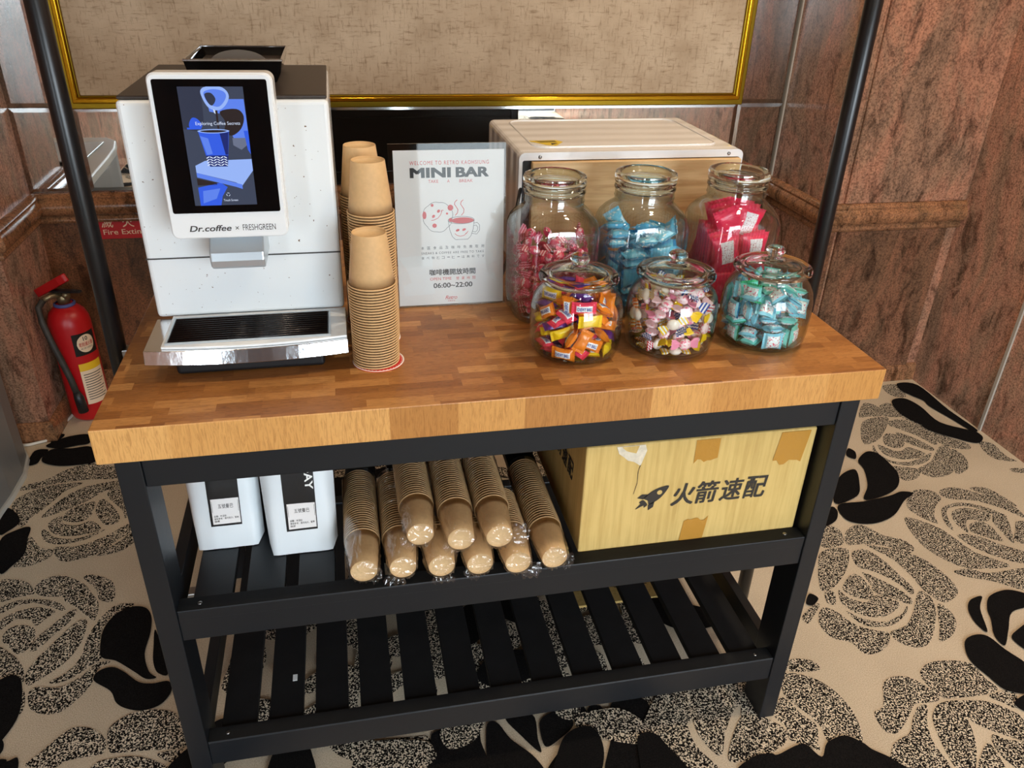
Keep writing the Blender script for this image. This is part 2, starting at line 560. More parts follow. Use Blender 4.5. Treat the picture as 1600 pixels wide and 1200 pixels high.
def circle(cx, cy, rx, ry=None, n=28):
    ry = rx if ry is None else ry
    return [(cx + rx * math.cos(2 * PI * i / n), cy + ry * math.sin(2 * PI * i / n)) for i in range(n)]

class MB:
    def __init__(self):
        self.V, self.F, self.I, self.S = [], [], [], []

    def add(self, vs, fs, mi=0, smooth=False, mtx=None):
        b = len(self.V)
        if mtx is not None:
            vs = [mtx @ Vector(v) for v in vs]
        self.V += [tuple(v) for v in vs]
        for k, f in enumerate(fs):
            self.F.append(tuple(b + i for i in f))
            self.I.append(mi[k] if isinstance(mi, (list, tuple)) else mi)
            self.S.append(smooth)
        return self

    def box(self, x0, x1, y0, y1, z0, z1, mi=0, mtx=None):
        v = [(x0, y0, z0), (x1, y0, z0), (x1, y1, z0), (x0, y1, z0), (x0, y0, z1), (x1, y0, z1), (x1, y1, z1), (x0, y1, z1)]
        f = [(0, 3, 2, 1), (4, 5, 6, 7), (0, 1, 5, 4), (1, 2, 6, 5), (2, 3, 7, 6), (3, 0, 4, 7)]
        return self.add(v, f, mi, False, mtx)

    def prism(self, poly, z0, z1, mi=0, mtx=None, smooth=False):
        n = len(poly)
        a = sum(poly[i][0] * poly[(i + 1) % n][1] - poly[(i + 1) % n][0] * poly[i][1] for i in range(n))
        if a < 0:
            poly = poly[::-1]
        v = [(p[0], p[1], z0) for p in poly] + [(p[0], p[1], z1) for p in poly]
        f = [tuple(range(n))[::-1], tuple(range(n, 2 * n))] + [(i, (i + 1) % n, n + (i + 1) % n, n + i) for i in range(n)]
        return self.add(v, f, mi, smooth, mtx)

    def sheet(self, poly, z=0.0, mi=0, mtx=None):
        n = len(poly)
        a = sum(poly[i][0] * poly[(i + 1) % n][1] - poly[(i + 1) % n][0] * poly[i][1] for i in range(n))
        if a < 0:
            poly = poly[::-1]
        return self.add([(p[0], p[1], z) for p in poly], [tuple(range(n))], mi, False, mtx)

    def lathe(self, prof, n=40, mi=0, mtx=None, smooth=True, rad=None):
        """profile [(r, z)] turned about z; rad(r, z, angle) may bend the radius"""
        vs, fs, rows, mis = [], [], [], []
        for r, z in prof:
            if r < 1e-7:
                rows.append([len(vs)])
                vs.append((0, 0, z))
            else:
                row = []
                for k in range(n):
                    a = 2 * PI * k / n
                    rr = rad(r, z, a) if rad else r
                    row.append(len(vs))
                    vs.append((rr * math.cos(a), rr * math.sin(a), z))
                rows.append(row)
        for j in range(len(rows) - 1):
            A, B = rows[j], rows[j + 1]
            m_ = mi[j] if isinstance(mi, (list, tuple)) else mi
            for k in range(n):
                k2 = (k + 1) % n
                if len(A) == 1 and len(B) == 1:
                    continue
                if len(A) == 1:
                    fs.append((A[0], B[k2], B[k]))
                elif len(B) == 1:
                    fs.append((A[k], A[k2], B[0]))
                else:
                    fs.append((A[k], A[k2], B[k2], B[k]))
                mis.append(m_)
        return self.add(vs, fs, mis, smooth, mtx)

    def tube(self, pts, r, n=10, mi=0, caps=True, smooth=True):
        pts = [Vector(p) for p in pts]
        vs, fs = [], []
        up = Vector((0, 0, 1))
        for i, p in enumerate(pts):
            t = (pts[min(i + 1, len(pts) - 1)] - pts[max(i - 1, 0)]).normalized()
            x = t.cross(up)
            if x.length < 1e-3:
                x = t.cross(Vector((0, 1, 0)))
            x.normalize()
            y = x.cross(t).normalized()
            rr = r[i] if isinstance(r, (list, tuple)) else r
            for k in range(n):
                a = 2 * PI * k / n
                vs.append(p + x * (rr * math.cos(a)) + y * (rr * math.sin(a)))
        for i in range(len(pts) - 1):
            for k in range(n):
                k2 = (k + 1) % n
                fs.append((i * n + k, i * n + k2, (i + 1) * n + k2, (i + 1) * n + k))
        if caps:
            fs.append(tuple(range(n))[::-1])
            fs.append(tuple((len(pts) - 1) * n + k for k in range(n)))
        return self.add(vs, fs, mi, smooth)

    def text(self, body, x0, x1, y0, y1, mtx, mi=0, z=0.0, bold=0.0, shear=0.0, res=3, space=1.0, fn=None):
        vs, fs = text_geo(body, 0.0, shear, res, space)
        if not vs:
            return self
        if bold:
            v0, f0, vs, fs = vs, fs, [], []
            for dx, dy in ((-1, -1), (1, -1), (-1, 1), (1, 1), (0, 0)):
                fs = fs + [tuple(i + len(vs) for i in f) for f in f0]
                vs = vs + [(x + dx * bold, y + dy * bold * 0.7, len(vs) / len(v0) * 0.00004) for x, y in v0]
        ax, bx = min(v[0] for v in vs), max(v[0] for v in vs)
        ay, by = min(v[1] for v in vs), max(v[1] for v in vs)
        sx = (x1 - x0) / (bx - ax)
        sy = (y1 - y0) / (by - ay)
        out = []
        for v in vs:
            x, y = x0 + (v[0] - ax) * sx, y0 + (v[1] - ay) * sy
            out.append((x, y, (fn(x, y) if fn else 0) + z + (v[2] if len(v) > 2 else 0)))
        return self.add(out, fs, mi, False, mtx)

    def build(self, name, mats, parent=None, bevel=0.0, seg=2, angle=None, loc=None, world=True):
        me = bpy.data.meshes.new(name)
        off = Vector((0, 0, 0))
        if parent is not None and world:
            p = parent
            while p is not None:
                off += p.location
                p = p.parent
        me.from_pydata([tuple(Vector(v) - off) for v in self.V], [], self.F)
        for m in (mats if isinstance(mats, (list, tuple)) else [mats]):
            me.materials.append(M[m] if isinstance(m, str) else m)
        me.polygons.foreach_set('material_index', self.I)
        me.polygons.foreach_set('use_smooth', self.S)
        me.update()
        if angle:
            me.polygons.foreach_set('use_smooth', [True] * len(self.F))
            me.set_sharp_from_angle(angle=math.radians(angle))
        o = bpy.data.objects.new(name, me)
        COL.objects.link(o)
        if parent is not None:
            o.parent = parent
        if loc is not None:
            o.location = loc
        if bevel:
            bm_ = o.modifiers.new('bevel', 'BEVEL')
            bm_.width = bevel
            bm_.segments = seg
            bm_.limit_method = 'ANGLE'
            bm_.angle_limit = math.radians(40)
        return o

def tag(o, label, cat, group=None):
    o['label'] = label
    o['category'] = cat
    if group:
        o['group'] = group
    return o

def thing(name, loc, label, cat, group=None):
    o = bpy.data.objects.new(name, None)
    o.empty_display_size = 0.05
    COL.objects.link(o)
    o.location = loc
    return tag(o, label, cat, group)

def struct(o):
    o['kind'] = 'structure'
    return o

def box_obj(name, b, m, parent=None, bevel=0.0, seg=2):
    return MB().box(*b).build(name, m, parent, bevel, seg)

# ---------------------------------------------------------------- the room
XL, XR, YB, YP, ZC = -1.28, 1.415, 1.86, 1.45, 2.75     # niche sides, mirror wall, pier front, ceiling
YPL = 1.495

PETALS = """1579,1198 1657,1286 1696,1253 1670,1190 1619,1192;1700,1252 1756,1273 1769,1214 1743,1172 1676,1189;1531,1112 1580,1166 1642,1182 1685,1169 1601,1076 1543,1032 1488,1024;1673,1151 1737,1148 1766,1074 1760,997 1738,978 1710,1047 1669,1102 1654,1123;1586,1055 1620,1073 1650,1044 1630,995 1590,978 1560,1006;1650,1075 1689,1038 1720,963 1699,944 1655,991 1642,1022;1535,1010 1565,971 1592,961 1632,978 1664,944 1665,927 1611,908 1549,918 1520,956;1516,1008 1504,953 1527,906 1588,896 1672,926 1691,929 1643,887 1571,872 1514,897 1491,944 1496,982;1495,879 1531,873 1581,849 1552,808 1497,796 1487,828;1585,854 1655,885 1749,964 1776,943 1709,834 1654,801 1599,800 1577,824;1782,942 1795,895 1765,835 1718,806 1694,810 1735,872;1739,1167 1782,1128 1814,1030 1863,963 1845,932 1792,946 1762,991 1762,1100;1913,967 1953,949 1945,871 1958,836 1898,857 1886,903;1901,802 1950,794 1930,771 1897,782;1820,1403 1882,1401 1859,1310 1809,1318 1800,1362;1507,746 1547,729 1550,691 1508,660 1467,613 1452,577 1418,622 1413,676 1471,732;1582,733 1641,733 1712,673 1756,610 1743,558 1710,609 1655,659 1581,681 1560,708;1682,726 1735,718 1758,666 1765,613 1729,647 1699,690;1365,617 1401,607 1443,557 1458,505 1477,438 1536,374 1464,372 1393,391 1347,460 1341,533;1507,633 1542,655 1603,659 1660,626 1695,575 1667,580 1615,634 1553,644 1512,615 1481,542 1477,577;1546,627 1595,632 1649,596 1614,562 1566,579 1536,558 1518,519 1509,563 1522,604;1547,556 1587,567 1607,546 1605,513 1593,470 1554,497 1529,526;1669,597 1688,568 1653,505 1619,457 1621,510 1631,560;1708,547 1739,524 1674,444 1633,467 1670,510;1475,518 1528,509 1573,461 1632,403 1582,374 1523,414 1483,468;1355,379 1408,381 1451,356 1585,351 1524,268 1437,325 1375,354;1135,576 1180,610 1220,607 1251,556 1297,528 1306,487 1267,470 1222,513 1169,530 1120,534;1092,621 1129,614 1129,577 1102,537 1038,540;1827,654 1859,630 1833,543 1754,471 1758,538;1174,527 1243,492 1298,448 1317,396 1323,344 1311,304 1273,280 1240,279 1221,327 1223,383 1214,451 1189,497;1119,505 1160,506 1184,456 1193,388 1196,338 1176,317 1166,364 1133,413 1096,441 1099,478;981,461 1018,515 1072,529 1108,515 1085,473 1039,422 974,376 941,375 958,421;1007,378 1059,418 1080,400 1077,345 1056,321 1025,330 1003,354;1093,420 1120,393 1153,345 1166,302 1148,285 1118,311 1082,337 1088,378;987,367 998,338 1034,312 1078,331 1124,296 1090,269 1039,256 991,277 969,317;964,292 991,261 1039,240 1101,255 1137,281 1119,258 1067,229 1019,225 979,242;911,314 936,296 960,245 1002,216 1030,205 1005,168 957,148 926,153 915,190 876,214 868,258 885,293;1035,204 1091,219 1141,260 1202,323 1222,306 1206,256 1152,190 1103,150 1062,149 1035,174;1224,272 1240,243 1226,201 1185,166 1142,155 1174,198;947,367 971,363 950,320 930,330;838,294 886,325 908,327 874,295 839,269;1027,74 1068,97 1126,95 1171,76 1174,31 1181,-1 1149,-11 1084,-9 1030,0 1020,38;919,61 961,75 996,63 1018,28 1023,-3 991,-8 956,-6 915,-38 868,-67 843,-58 847,-11 879,3;930,-36 961,-12 981,-16 950,-58 932,-106 930,-167 910,-188 791,-166 831,-101 860,-84 895,-72;977,-40 1020,-13 1087,-18 1139,-35 1180,-86 1154,-142 1092,-108 1061,-79 1051,-63 1037,-98 1013,-139 961,-193 938,-168 955,-87;1077,-110 1099,-127 1143,-149 1087,-212 1060,-173 1058,-138;1022,-145 1053,-128 1051,-163 1035,-203 975,-192;1146,-15 1198,-10 1216,-18 1186,-58 1164,-39;712,163 752,167 787,153 791,127 753,126 712,136;684,119 709,131 760,106 790,64 801,7 791,-44 774,-77 761,-57 704,-64 705,-19 690,22 667,71;624,39 661,67 681,14 698,-17 674,-59 648,-36 618,11;590,131 615,126 592,79 589,31 621,-8 613,-39 583,-55 547,-36 533,13;635,-6 671,-49 672,-76 637,-56 619,-35;-1292,1228 -1235,1252 -1190,1298 -1123,1327 -1103,1312 -1039,1289 -1021,1224 -1109,1231 -1195,1223 -1257,1204 -1308,1205;-1298,1147 -1265,1191 -1201,1217 -1121,1214 -1160,1181 -1185,1128 -1210,1077 -1225,1054 -1229,1028 -1244,1018 -1285,1090;-1196,1055 -1169,1125 -1114,1188 -1014,1208 -998,1168 -1028,1159 -1044,1161 -1088,1112 -1134,1078 -1170,1058;-1034,1153 -999,1154 -955,1035 -957,1009 -974,1052 -1022,1115;-1135,1045 -1120,1083 -1064,1108 -1055,1052 -1066,1020 -1094,1012 -1124,1023;-1050,1064 -1043,1118 -990,1054 -970,998 -1001,984 -1027,1014;-1167,1018 -1149,1047 -1137,1045 -1124,1011 -1083,997 -1049,1011 -1013,966 -1057,949 -1112,952 -1148,977;-1177,988 -1161,985 -1130,949 -1068,935 -1001,964 -1050,923 -1114,916 -1157,941;-1118,904 -1059,900 -994,932 -940,980 -922,945 -953,912 -986,864 -1031,843 -1079,837 -1108,867;-997,848 -956,895 -921,938 -908,893 -941,856;-1206,949 -1194,960 -1159,911 -1122,893 -1121,864 -1159,836 -1204,838 -1193,893;-1220,781 -1195,788 -1153,770 -1127,739 -1121,717 -1159,713 -1196,705;-1124,738 -1110,773 -1067,779 -1014,746 -982,708 -968,665 -1003,671 -1045,694 -1099,708;-1012,764 -985,768 -937,738 -918,697 -916,656 -949,667 -969,711;-1039,686 -1000,718 -962,678 -946,643 -943,595 -963,609 -997,646;-1188,680 -1152,700 -1106,697 -1054,678 -1025,646 -1039,646 -1097,680 -1143,682 -1181,657;-1172,630 -1146,657 -1097,666 -1049,645 -1066,617 -1081,599 -1102,623 -1138,629 -1162,598;-1148,566 -1142,600 -1118,608 -1087,595 -1072,568 -1074,529 -1095,510 -1123,538;-1072,519 -1064,561 -1035,606 -1009,640 -996,635 -1005,596 -1034,551 -1054,516;-1057,435 -1052,474 -1027,526 -995,584 -972,603 -959,582 -959,518 -978,466 -1013,428 -1042,407;-1149,538 -1109,512 -1084,485 -1065,454 -1056,414 -1083,410 -1113,424;-998,408 -967,432 -948,474 -947,541 -930,603 -903,640 -863,639 -864,623 -901,598 -917,560 -910,495 -899,461 -920,442 -946,416 -975,403;-1035,385 -1021,399 -971,390 -933,413 -906,448 -876,448 -898,429 -904,386 -923,348 -952,317 -989,319 -1020,341;-1105,401 -1075,402 -1048,395 -1032,343 -1045,314 -1074,303;-838,245 -825,270 -792,288 -745,287 -701,267 -675,216 -670,177 -712,178 -748,183 -802,187 -824,195;-984,189 -961,220 -935,252 -910,270 -871,259 -841,231 -833,207 -838,190 -873,189 -909,185 -926,174;-845,170 -800,176 -754,168 -699,136 -686,110 -838,138;-725,169 -666,169 -650,124 -682,137;-309,103 -257,117 -192,115 -156,102 -163,11 -312,39;342,128 436,127 416,62 409,-15 435,-99 283,-71 341,18 349,74;462,126 608,128 585,53 542,61 489,5 451,-50 426,9 437,80;519,14 556,36 606,-9 614,-32 565,-64 497,-72 465,-59"""
LEAVES = """1781,1287 1838,1292 1861,1227 1858,1110 1935,1035 1874,1033 1799,1069 1752,1158 1753,1230;1775,1098 1832,1095 1865,1040 1939,1041 1947,991 1895,958 1836,1003 1787,1053;1887,1408 1962,1381 1954,1186 1962,1041 1933,1042 1916,1126 1896,1221 1902,1262 1880,1307 1865,1352;1461,971 1495,960 1502,899 1490,828 1443,766 1368,730 1295,724 1351,791 1392,875 1402,926;1297,859 1362,880 1330,804 1283,744 1192,718 1230,791;1198,712 1289,715 1385,727 1440,742 1474,727 1422,698 1341,635 1262,609 1198,620 1177,653;1173,707 1175,680 1145,641 1099,624 1142,686;1412,1002 1424,977 1399,937 1380,962;899,366 914,346 886,325 871,334;1300,252 1326,271 1362,275 1324,235 1285,160 1275,186 1283,223;1343,232 1381,271 1438,286 1474,276 1497,251 1472,222 1400,209 1344,156 1295,111 1294,146 1325,196;1367,152 1423,167 1349,84 1331,128;1201,139 1240,156 1274,147 1287,100 1306,35 1253,-25 1197,-12 1183,30 1174,86;1197,-40 1249,-29 1208,-76 1186,-58;489,-102 520,-66 561,-65 574,-71 623,-58 648,-59 666,-93 697,-63 745,-54 774,-77 786,-97 817,-129 807,-161;-1281,1361 -1270,1425 -1205,1423 -1145,1422 -1107,1333 -1162,1317 -1230,1324;-1293,1450 -1264,1484 -1226,1504 -1173,1505 -1156,1449 -1192,1438 -1245,1429;-1283,1522 -1251,1517 -1260,1483 -1282,1469;-1320,1424 -1278,1426 -1286,1378 -1290,1346 -1317,1343;-1275,955 -1246,999 -1211,1006 -1202,949 -1191,887 -1208,839 -1231,815;-1316,1082 -1303,1113 -1265,1073 -1248,1032 -1267,997 -1286,987;-907,486 -915,550 -901,598 -868,624 -830,617 -808,582 -800,524 -801,457 -781,399 -761,378 -784,378 -815,405 -862,445 -895,460;-900,394 -896,420 -868,428 -838,409 -799,372 -768,362 -732,362 -721,332 -738,298 -774,288 -810,299 -836,320 -856,356;-789,532 -737,391 -760,391 -776,425 -784,473;-1065,275 -1046,257 -1040,234 -1049,225;-1040,199 -1020,206 -1004,210 -997,177 -1035,181;-156,95 -139,119 -53,125 -49,75 -47,-10 -163,11;-32,107 -6,116 16,70 58,16 65,-31 -36,-12;15,127 76,123 74,60 72,26 40,73;91,106 126,122 156,112 159,79 121,51 87,37 83,72;136,135 192,128 195,94 167,85 162,111;209,121 234,117 233,95 194,91;98,8 158,51 214,73 213,48 168,-50 76,-33;261,120 334,122 346,67 341,18 302,-36 271,-69 193,-54 234,37"""


fl = MB()
fl.add([(-1.95, -3.7, 0), (2.2, -3.7, 0), (2.2, 2.0, 0), (-1.95, 2.0, 0)], [(0, 1, 2, 3)], 0)
def blob(cx, cy, r, rot, e=0.6, n=9):
    out = []
    for k in range(n):
        a = 2 * PI * k / n
        x, y = r * math.cos(a), r * e * math.sin(a) * (1 + 0.18 * math.cos(3 * a + cx * 9))
        out.append((cx + x * math.cos(rot) - y * math.sin(rot), cy + x * math.sin(rot) + y * math.cos(rot)))
    return out
k = 0
for poly in PETALS.split(';'):
    pts = [tuple(int(q) / 1000 for q in p.split(',')) for p in poly.split()]
    fl.sheet(spline(pts), 0.0004 + 0.00001 * k, 1)
    k += 1
for poly in LEAVES.split(';'):
    pts = [tuple(int(q) / 1000 for q in p.split(',')) for p in poly.split()]
    fl.sheet(spline(pts), 0.0024 + 0.00001 * k, 2)
    k += 1
MORE_PETALS = """940,644 962,696 979,710 969,665 955,624;632,1184 635,1262 652,1330 691,1369 736,1396 777,1402 815,1377 830,1348 794,1310 742,1289 684,1252 653,1210;675,1143 657,1180 692,1223 750,1259 794,1283 822,1274 783,1245 752,1194 742,1149 707,1137;772,1036 708,1047 672,1091 670,1129 718,1126 783,1105 852,1065 867,1036 818,1032;837,1094 779,1125 786,1152 838,1172 868,1163 873,1131 860,1101;763,1155 776,1191 806,1241 840,1271 863,1261 851,1223 843,1180 803,1168;855,1081 877,1103 885,1147 850,1179 863,1235 901,1215 934,1174 935,1122 908,1085;933,1091 950,1129 949,1181 909,1231 871,1253 899,1246 947,1211 971,1169 972,1126;843,1336 862,1363 906,1367 955,1345 983,1310 931,1321;872,1045 865,1068 913,1067 912,1044;-730,1087 -753,1094 -726,1134 -708,1121;-611,1143 -663,1120 -685,1121 -647,1148 -609,1168;-908,-58 -973,-60 -1016,-25 -1026,13 -979,19 -910,12 -835,-14 -815,-40 -862,-53;-856,12 -919,30 -917,58 -870,88 -839,85 -828,54 -834,22;-812,-30 -823,-9 -775,0 -772,-22;-689,-76 -742,-55 -756,-38 -711,-47 -669,-60"""
for poly in MORE_PETALS.split(';'):
    fl.sheet(spline([tuple(int(q) / 1000 for q in p.split(',')) for p in poly.split()]), 0.0004 + 0.000005 * k, 1)
    k += 1
# the woven motif repeats over the rest of the room
rose = [[tuple(int(q) / 1000 for q in p.split(',')) for p in poly.split()] for poly in PETALS.split(';')[29:41]]
leaf = [[tuple(int(q) / 1000 for q in p.split(',')) for p in poly.split()] for poly in LEAVES.split(';')[3:6]]
def centre(ps):
    q = [p for poly in ps for p in poly]
    return sum(p[0] for p in q) / len(q), sum(p[1] for p in q) / len(q)
rc, lc = centre(rose), centre(leaf)
for cx, cy, ang in ((-1.6, -3.3, 1.48), (-1.08, -3.3, 0.65), (-0.56, -3.3, 2.49), (-0.04, -3.3, 0.97), (0.48, -3.3, 0.42), (1.0, -3.3, 2.52), (1.52, -3.3, 5.76), (-1.35, -2.83, 5.03), (-0.83, -2.83, 4.81), (-0.31, -2.83, 1.39), (0.21, -2.83, 3.37), (0.73, -2.83, 1.74), (1.25, -2.83, 1.08), (1.77, -2.83, 0.67), (-1.6, -2.36, 1.35), (-1.08, -2.36, 5.82), (-0.56, -2.36, 5.21), (-0.04, -2.36, 5.07), (0.48, -2.36, 5.03), (1.0, -2.36, 1.21), (1.52, -2.36, 1.95), (-1.35, -1.89, 3.94), (-0.83, -1.89, 4.6), (-0.31, -1.89, 5.37), (0.21, -1.89, 5.53), (0.73, -1.89, 0.54), (1.25, -1.89, 3.8), (1.77, -1.89, 4.22), (-1.6, -1.42, 3.18), (-1.08, -1.42, 1.12), (-0.56, -1.42, 2.97), (-0.04, -1.42, 0.56), (0.48, -1.42, 5.87), (1.0, -1.42, 5.44), (1.52, -1.42, 3.44), (-1.35, -0.95, 1.89), (-0.83, -0.95, 5.71), (-0.31, -0.95, 3.59), (0.21, -0.95, 5.54), (0.73, -0.95, 5.33), (1.25, -0.95, 3.19), (1.77, -0.95, 2.6), (-1.6, -0.48, 3.76), (-1.08, -0.48, 2.71), (-0.56, -0.48, 1.01), (-0.04, -0.48, 1.92), (0.48, -0.48, 5.1), (1.52, -0.48, 0.27), (-1.35, -0.01, 0.29), (1.77, -0.01, 3.93), (-0.04, 1.4, 3.36), (0.48, 1.4, 2.96)):
    ca, sa = math.cos(ang), math.sin(ang)
    for polys, (ox, oy), dx, dy, z0, mi in ((rose, rc, 0, 0, 0.0004, 1), (leaf, lc, 0.25, 0.16, 0.0024, 2)):
        for poly in polys:
            pts = [(x - ox + dx, y - oy + dy) for x, y in poly]
            pts = [(min(max(cx + x * ca - y * sa, -1.83), 1.965), cy + x * sa + y * ca) for x, y in pts]
            fl.sheet(spline(pts), z0 + 0.00001 * (k % 150), mi)
            k += 1
# roses under and behind the table, and in the rest of the room
rr = random.Random(5)
for cx, cy in ((-0.42, 0.34), (-0.12, 0.66), (0.02, 0.36), (0.28, 0.48), (0.30, 0.20), (-0.2, 0.22), (-0.42, 0.68), (0.20, 1.1), (-0.3, 1.3),
               (-0.6, -1.2), (0.1, -1.5), (0.8, -1.1), (1.4, -1.2), (-1.5, -1.2)):
    for q in range(6):
        a = q * PI / 3 + rr.random()
        fl.sheet(spline(blob(cx + 0.15 * math.cos(a), cy + 0.15 * math.sin(a), 0.085, a + PI / 2, 0.5)), 0.0009 + 0.000005 * k, 1)
        k += 1
    for q in range(3):
        a = q * PI * 2 / 3 + rr.random()
        fl.sheet(spline(blob(cx + 0.05 * math.cos(a), cy + 0.05 * math.sin(a), 0.05, a + PI / 2, 0.5)), 0.0010 + 0.000005 * k, 1)
        k += 1
    a = rr.random() * 6
    for q in (0, 0.7):
        fl.sheet(spline(blob(cx + 0.27 * math.cos(a + q), cy + 0.27 * math.sin(a + q), 0.10, a + q, 0.5)), 0.0030 + 0.000005 * k, 2)
        k += 1
struct(fl.build('floor', ['carpet', 'carpet_speckle', 'carpet_black']))

struct(box_obj('ceiling', (-1.95, 2.2, -3.7, 2.0, ZC, ZC + 0.1), 'plaster'))
for i in range(14):  # unseen beams, added to reflect as stripes in the microwave top
    y = -3.2 + i * 0.36
    struct(box_obj('trim_%d' % (20 + i), (-1.83, XR + 0.5, y, y + 0.09, ZC - 0.07, ZC - 0.001), 'added_beam_wood'))

# marble: slabs above the rail, slabs below it with shade put into their colour
def slab(name, b, m, bevel=0.0):
    return struct(box_obj(name, b, m, None, bevel, 1))
RZ0, RZ1 = 0.672, 0.744
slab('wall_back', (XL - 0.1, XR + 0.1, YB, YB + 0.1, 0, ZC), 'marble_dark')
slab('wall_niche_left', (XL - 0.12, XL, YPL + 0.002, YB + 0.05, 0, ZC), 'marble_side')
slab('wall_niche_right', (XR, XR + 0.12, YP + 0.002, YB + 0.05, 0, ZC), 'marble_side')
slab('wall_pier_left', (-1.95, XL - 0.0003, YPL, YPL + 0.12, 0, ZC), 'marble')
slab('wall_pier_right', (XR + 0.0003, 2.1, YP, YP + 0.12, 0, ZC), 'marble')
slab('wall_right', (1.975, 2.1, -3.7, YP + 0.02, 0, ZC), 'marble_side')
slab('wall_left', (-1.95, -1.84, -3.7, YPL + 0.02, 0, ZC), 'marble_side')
# raised slabs on the right pier, with a groove beside the corner strip
slab('trim_1', (XR + 0.002, XR + 0.055, YP - 0.012, YP + 0.001, RZ1, ZC), 'marble', 0.003)
slab('trim_2', (XR + 0.068, 1.974, YP - 0.012, YP + 0.001, RZ1, ZC), 'marble', 0.003)
slab('trim_3', (XR + 0.002, XR + 0.055, YP - 0.012, YP + 0.001, 0.07, RZ0 - 0.03), 'marble_shaded', 0.003)
slab('trim_4', (XR + 0.068, 1.93, YP - 0.012, YP + 0.001, 0.07, RZ0 - 0.03), 'marble_shaded', 0.003)
# vertical joint in the right wall
slab('trim_5', (1.968, 1.9755, 1.034, 1.046, 0.0, ZC), 'grout')
slab('trim_6', (XR - 0.006, XR + 0.002, YB - 0.014, YB - 0.002, RZ1, ZC), 'grout')

# chair rail: a rounded stone moulding
RAIL = [(0, RZ0 - 0.03), (0.012, RZ0 - 0.03), (0.018, RZ0 - 0.022), (0.016, RZ0 - 0.012), (0.010, RZ0 - 0.006), (0.026, RZ0), (0.036, RZ0 + 0.012), (0.038, RZ0 + 0.03), (0.033, RZ0 + 0.044),
        (0.024, RZ0 + 0.052), (0.026, RZ0 + 0.060), (0.020, RZ1 - 0.004), (0.012, RZ1), (0, RZ1)]
BASE = [(0, 0.0), (0.016, 0.0), (0.016, 0.055), (0.012, 0.066), (0.005, 0.072), (0, 0.072)]
def moulding(name, prof, a, b, nrm, m, mitre_a=0, mitre_b=0):
    """profile (out, z) swept from a to b; mitre shifts the ends along the run by out * mitre"""
    a, b, nrm = Vector((a[0], a[1], 0)), Vector((b[0], b[1], 0)), Vector((nrm[0], nrm[1], 0))
    d = (b - a).normalized()
    mb = MB()
    n = len(prof)
    vs = [a + nrm * p + d * (p * mitre_a) + Vector((0, 0, z)) for p, z in prof] + [b + nrm * p + d * (p * mitre_b) + Vector((0, 0, z)) for p, z in prof]
    fs = [(i, (i + 1) % n, n + (i + 1) % n, n + i) for i in range(n)] + [tuple(range(n))[::-1], tuple(range(n, 2 * n))]
    mb.add(vs, fs, 0, False)
    o = mb.build(name, m)
    bm = bmesh.new()
    bm.from_mesh(o.data)
    bmesh.ops.recalc_face_normals(bm, faces=bm.faces)
    bm.to_mesh(o.data)
    bm.free()
    o.data.polygons.foreach_set('use_smooth', [True] * len(o.data.polygons))
    o.data.set_sharp_from_angle(angle=math.radians(38))
    return struct(o)
for prof, nm, mt in ((RAIL, 'trim', 'marble_rail'), (BASE, 'baseboard', 'marble_rail')):
    runs = [('back', (XL, YB), (XR, YB), (0, -1), 1, -1), ('niche_left', (XL, YPL), (XL, YB), (1, 0), -1, -1), ('niche_right', (XR, YP), (XR, YB), (-1, 0), -1, -1),
            ('pier_right', (XR, YP), (1.975, YP), (0, -1), -1, 0), ('pier_left', (-1.84, YPL), (XL, YPL), (0, -1), 0, 1)]
    for i, (side, a, b, nrm, ma, mb_) in enumerate(runs):
        moulding('trim_%d' % (7 + i) if nm == 'trim' else 'baseboard_' + side, prof, a, b, nrm, mt, ma, mb_)

# the front of the room, behind the photographer: two windows either side of an added marble pier
FY = -3.7
struct(box_obj('wall_added_pier', (-1.43, 0.2, FY - 0.12, FY, 0, ZC), 'marble_dark'))  # unseen pier added to keep the reflection in the display dark
struct(box_obj('trim_12', (-1.95, 2.1, FY - 0.12, FY, 2.45, ZC + 0.1), 'plaster'))
for i, (x0, x1) in enumerate(((-1.84, -1.43), (0.2, 1.975))):
    win = struct(MB().box(x0, x1, FY - 0.08, FY - 0.02, 0, 0.08).build('window_%d' % (i + 1), 'frame_paint'))
    for x in (x0 + 0.025, x1 - 0.025) + (((x0 + x1) / 2,) if i else ()):
        MB().box(x - 0.025, x + 0.025, FY - 0.08, FY - 0.02, 0.08, 2.45).build('window_mullion', 'frame_paint', win)
    MB().box(x0, x1, FY - 0.08, FY - 0.02, 2.40, 2.45).build('window_head', 'frame_paint', win)
struct(MB().add([(-14, -30, -0.05), (14, -30, -0.05), (14, -3.75, -0.05), (-14, -3.75, -0.05)], [(0, 1, 2, 3)]).build('ground', 'asphalt'))

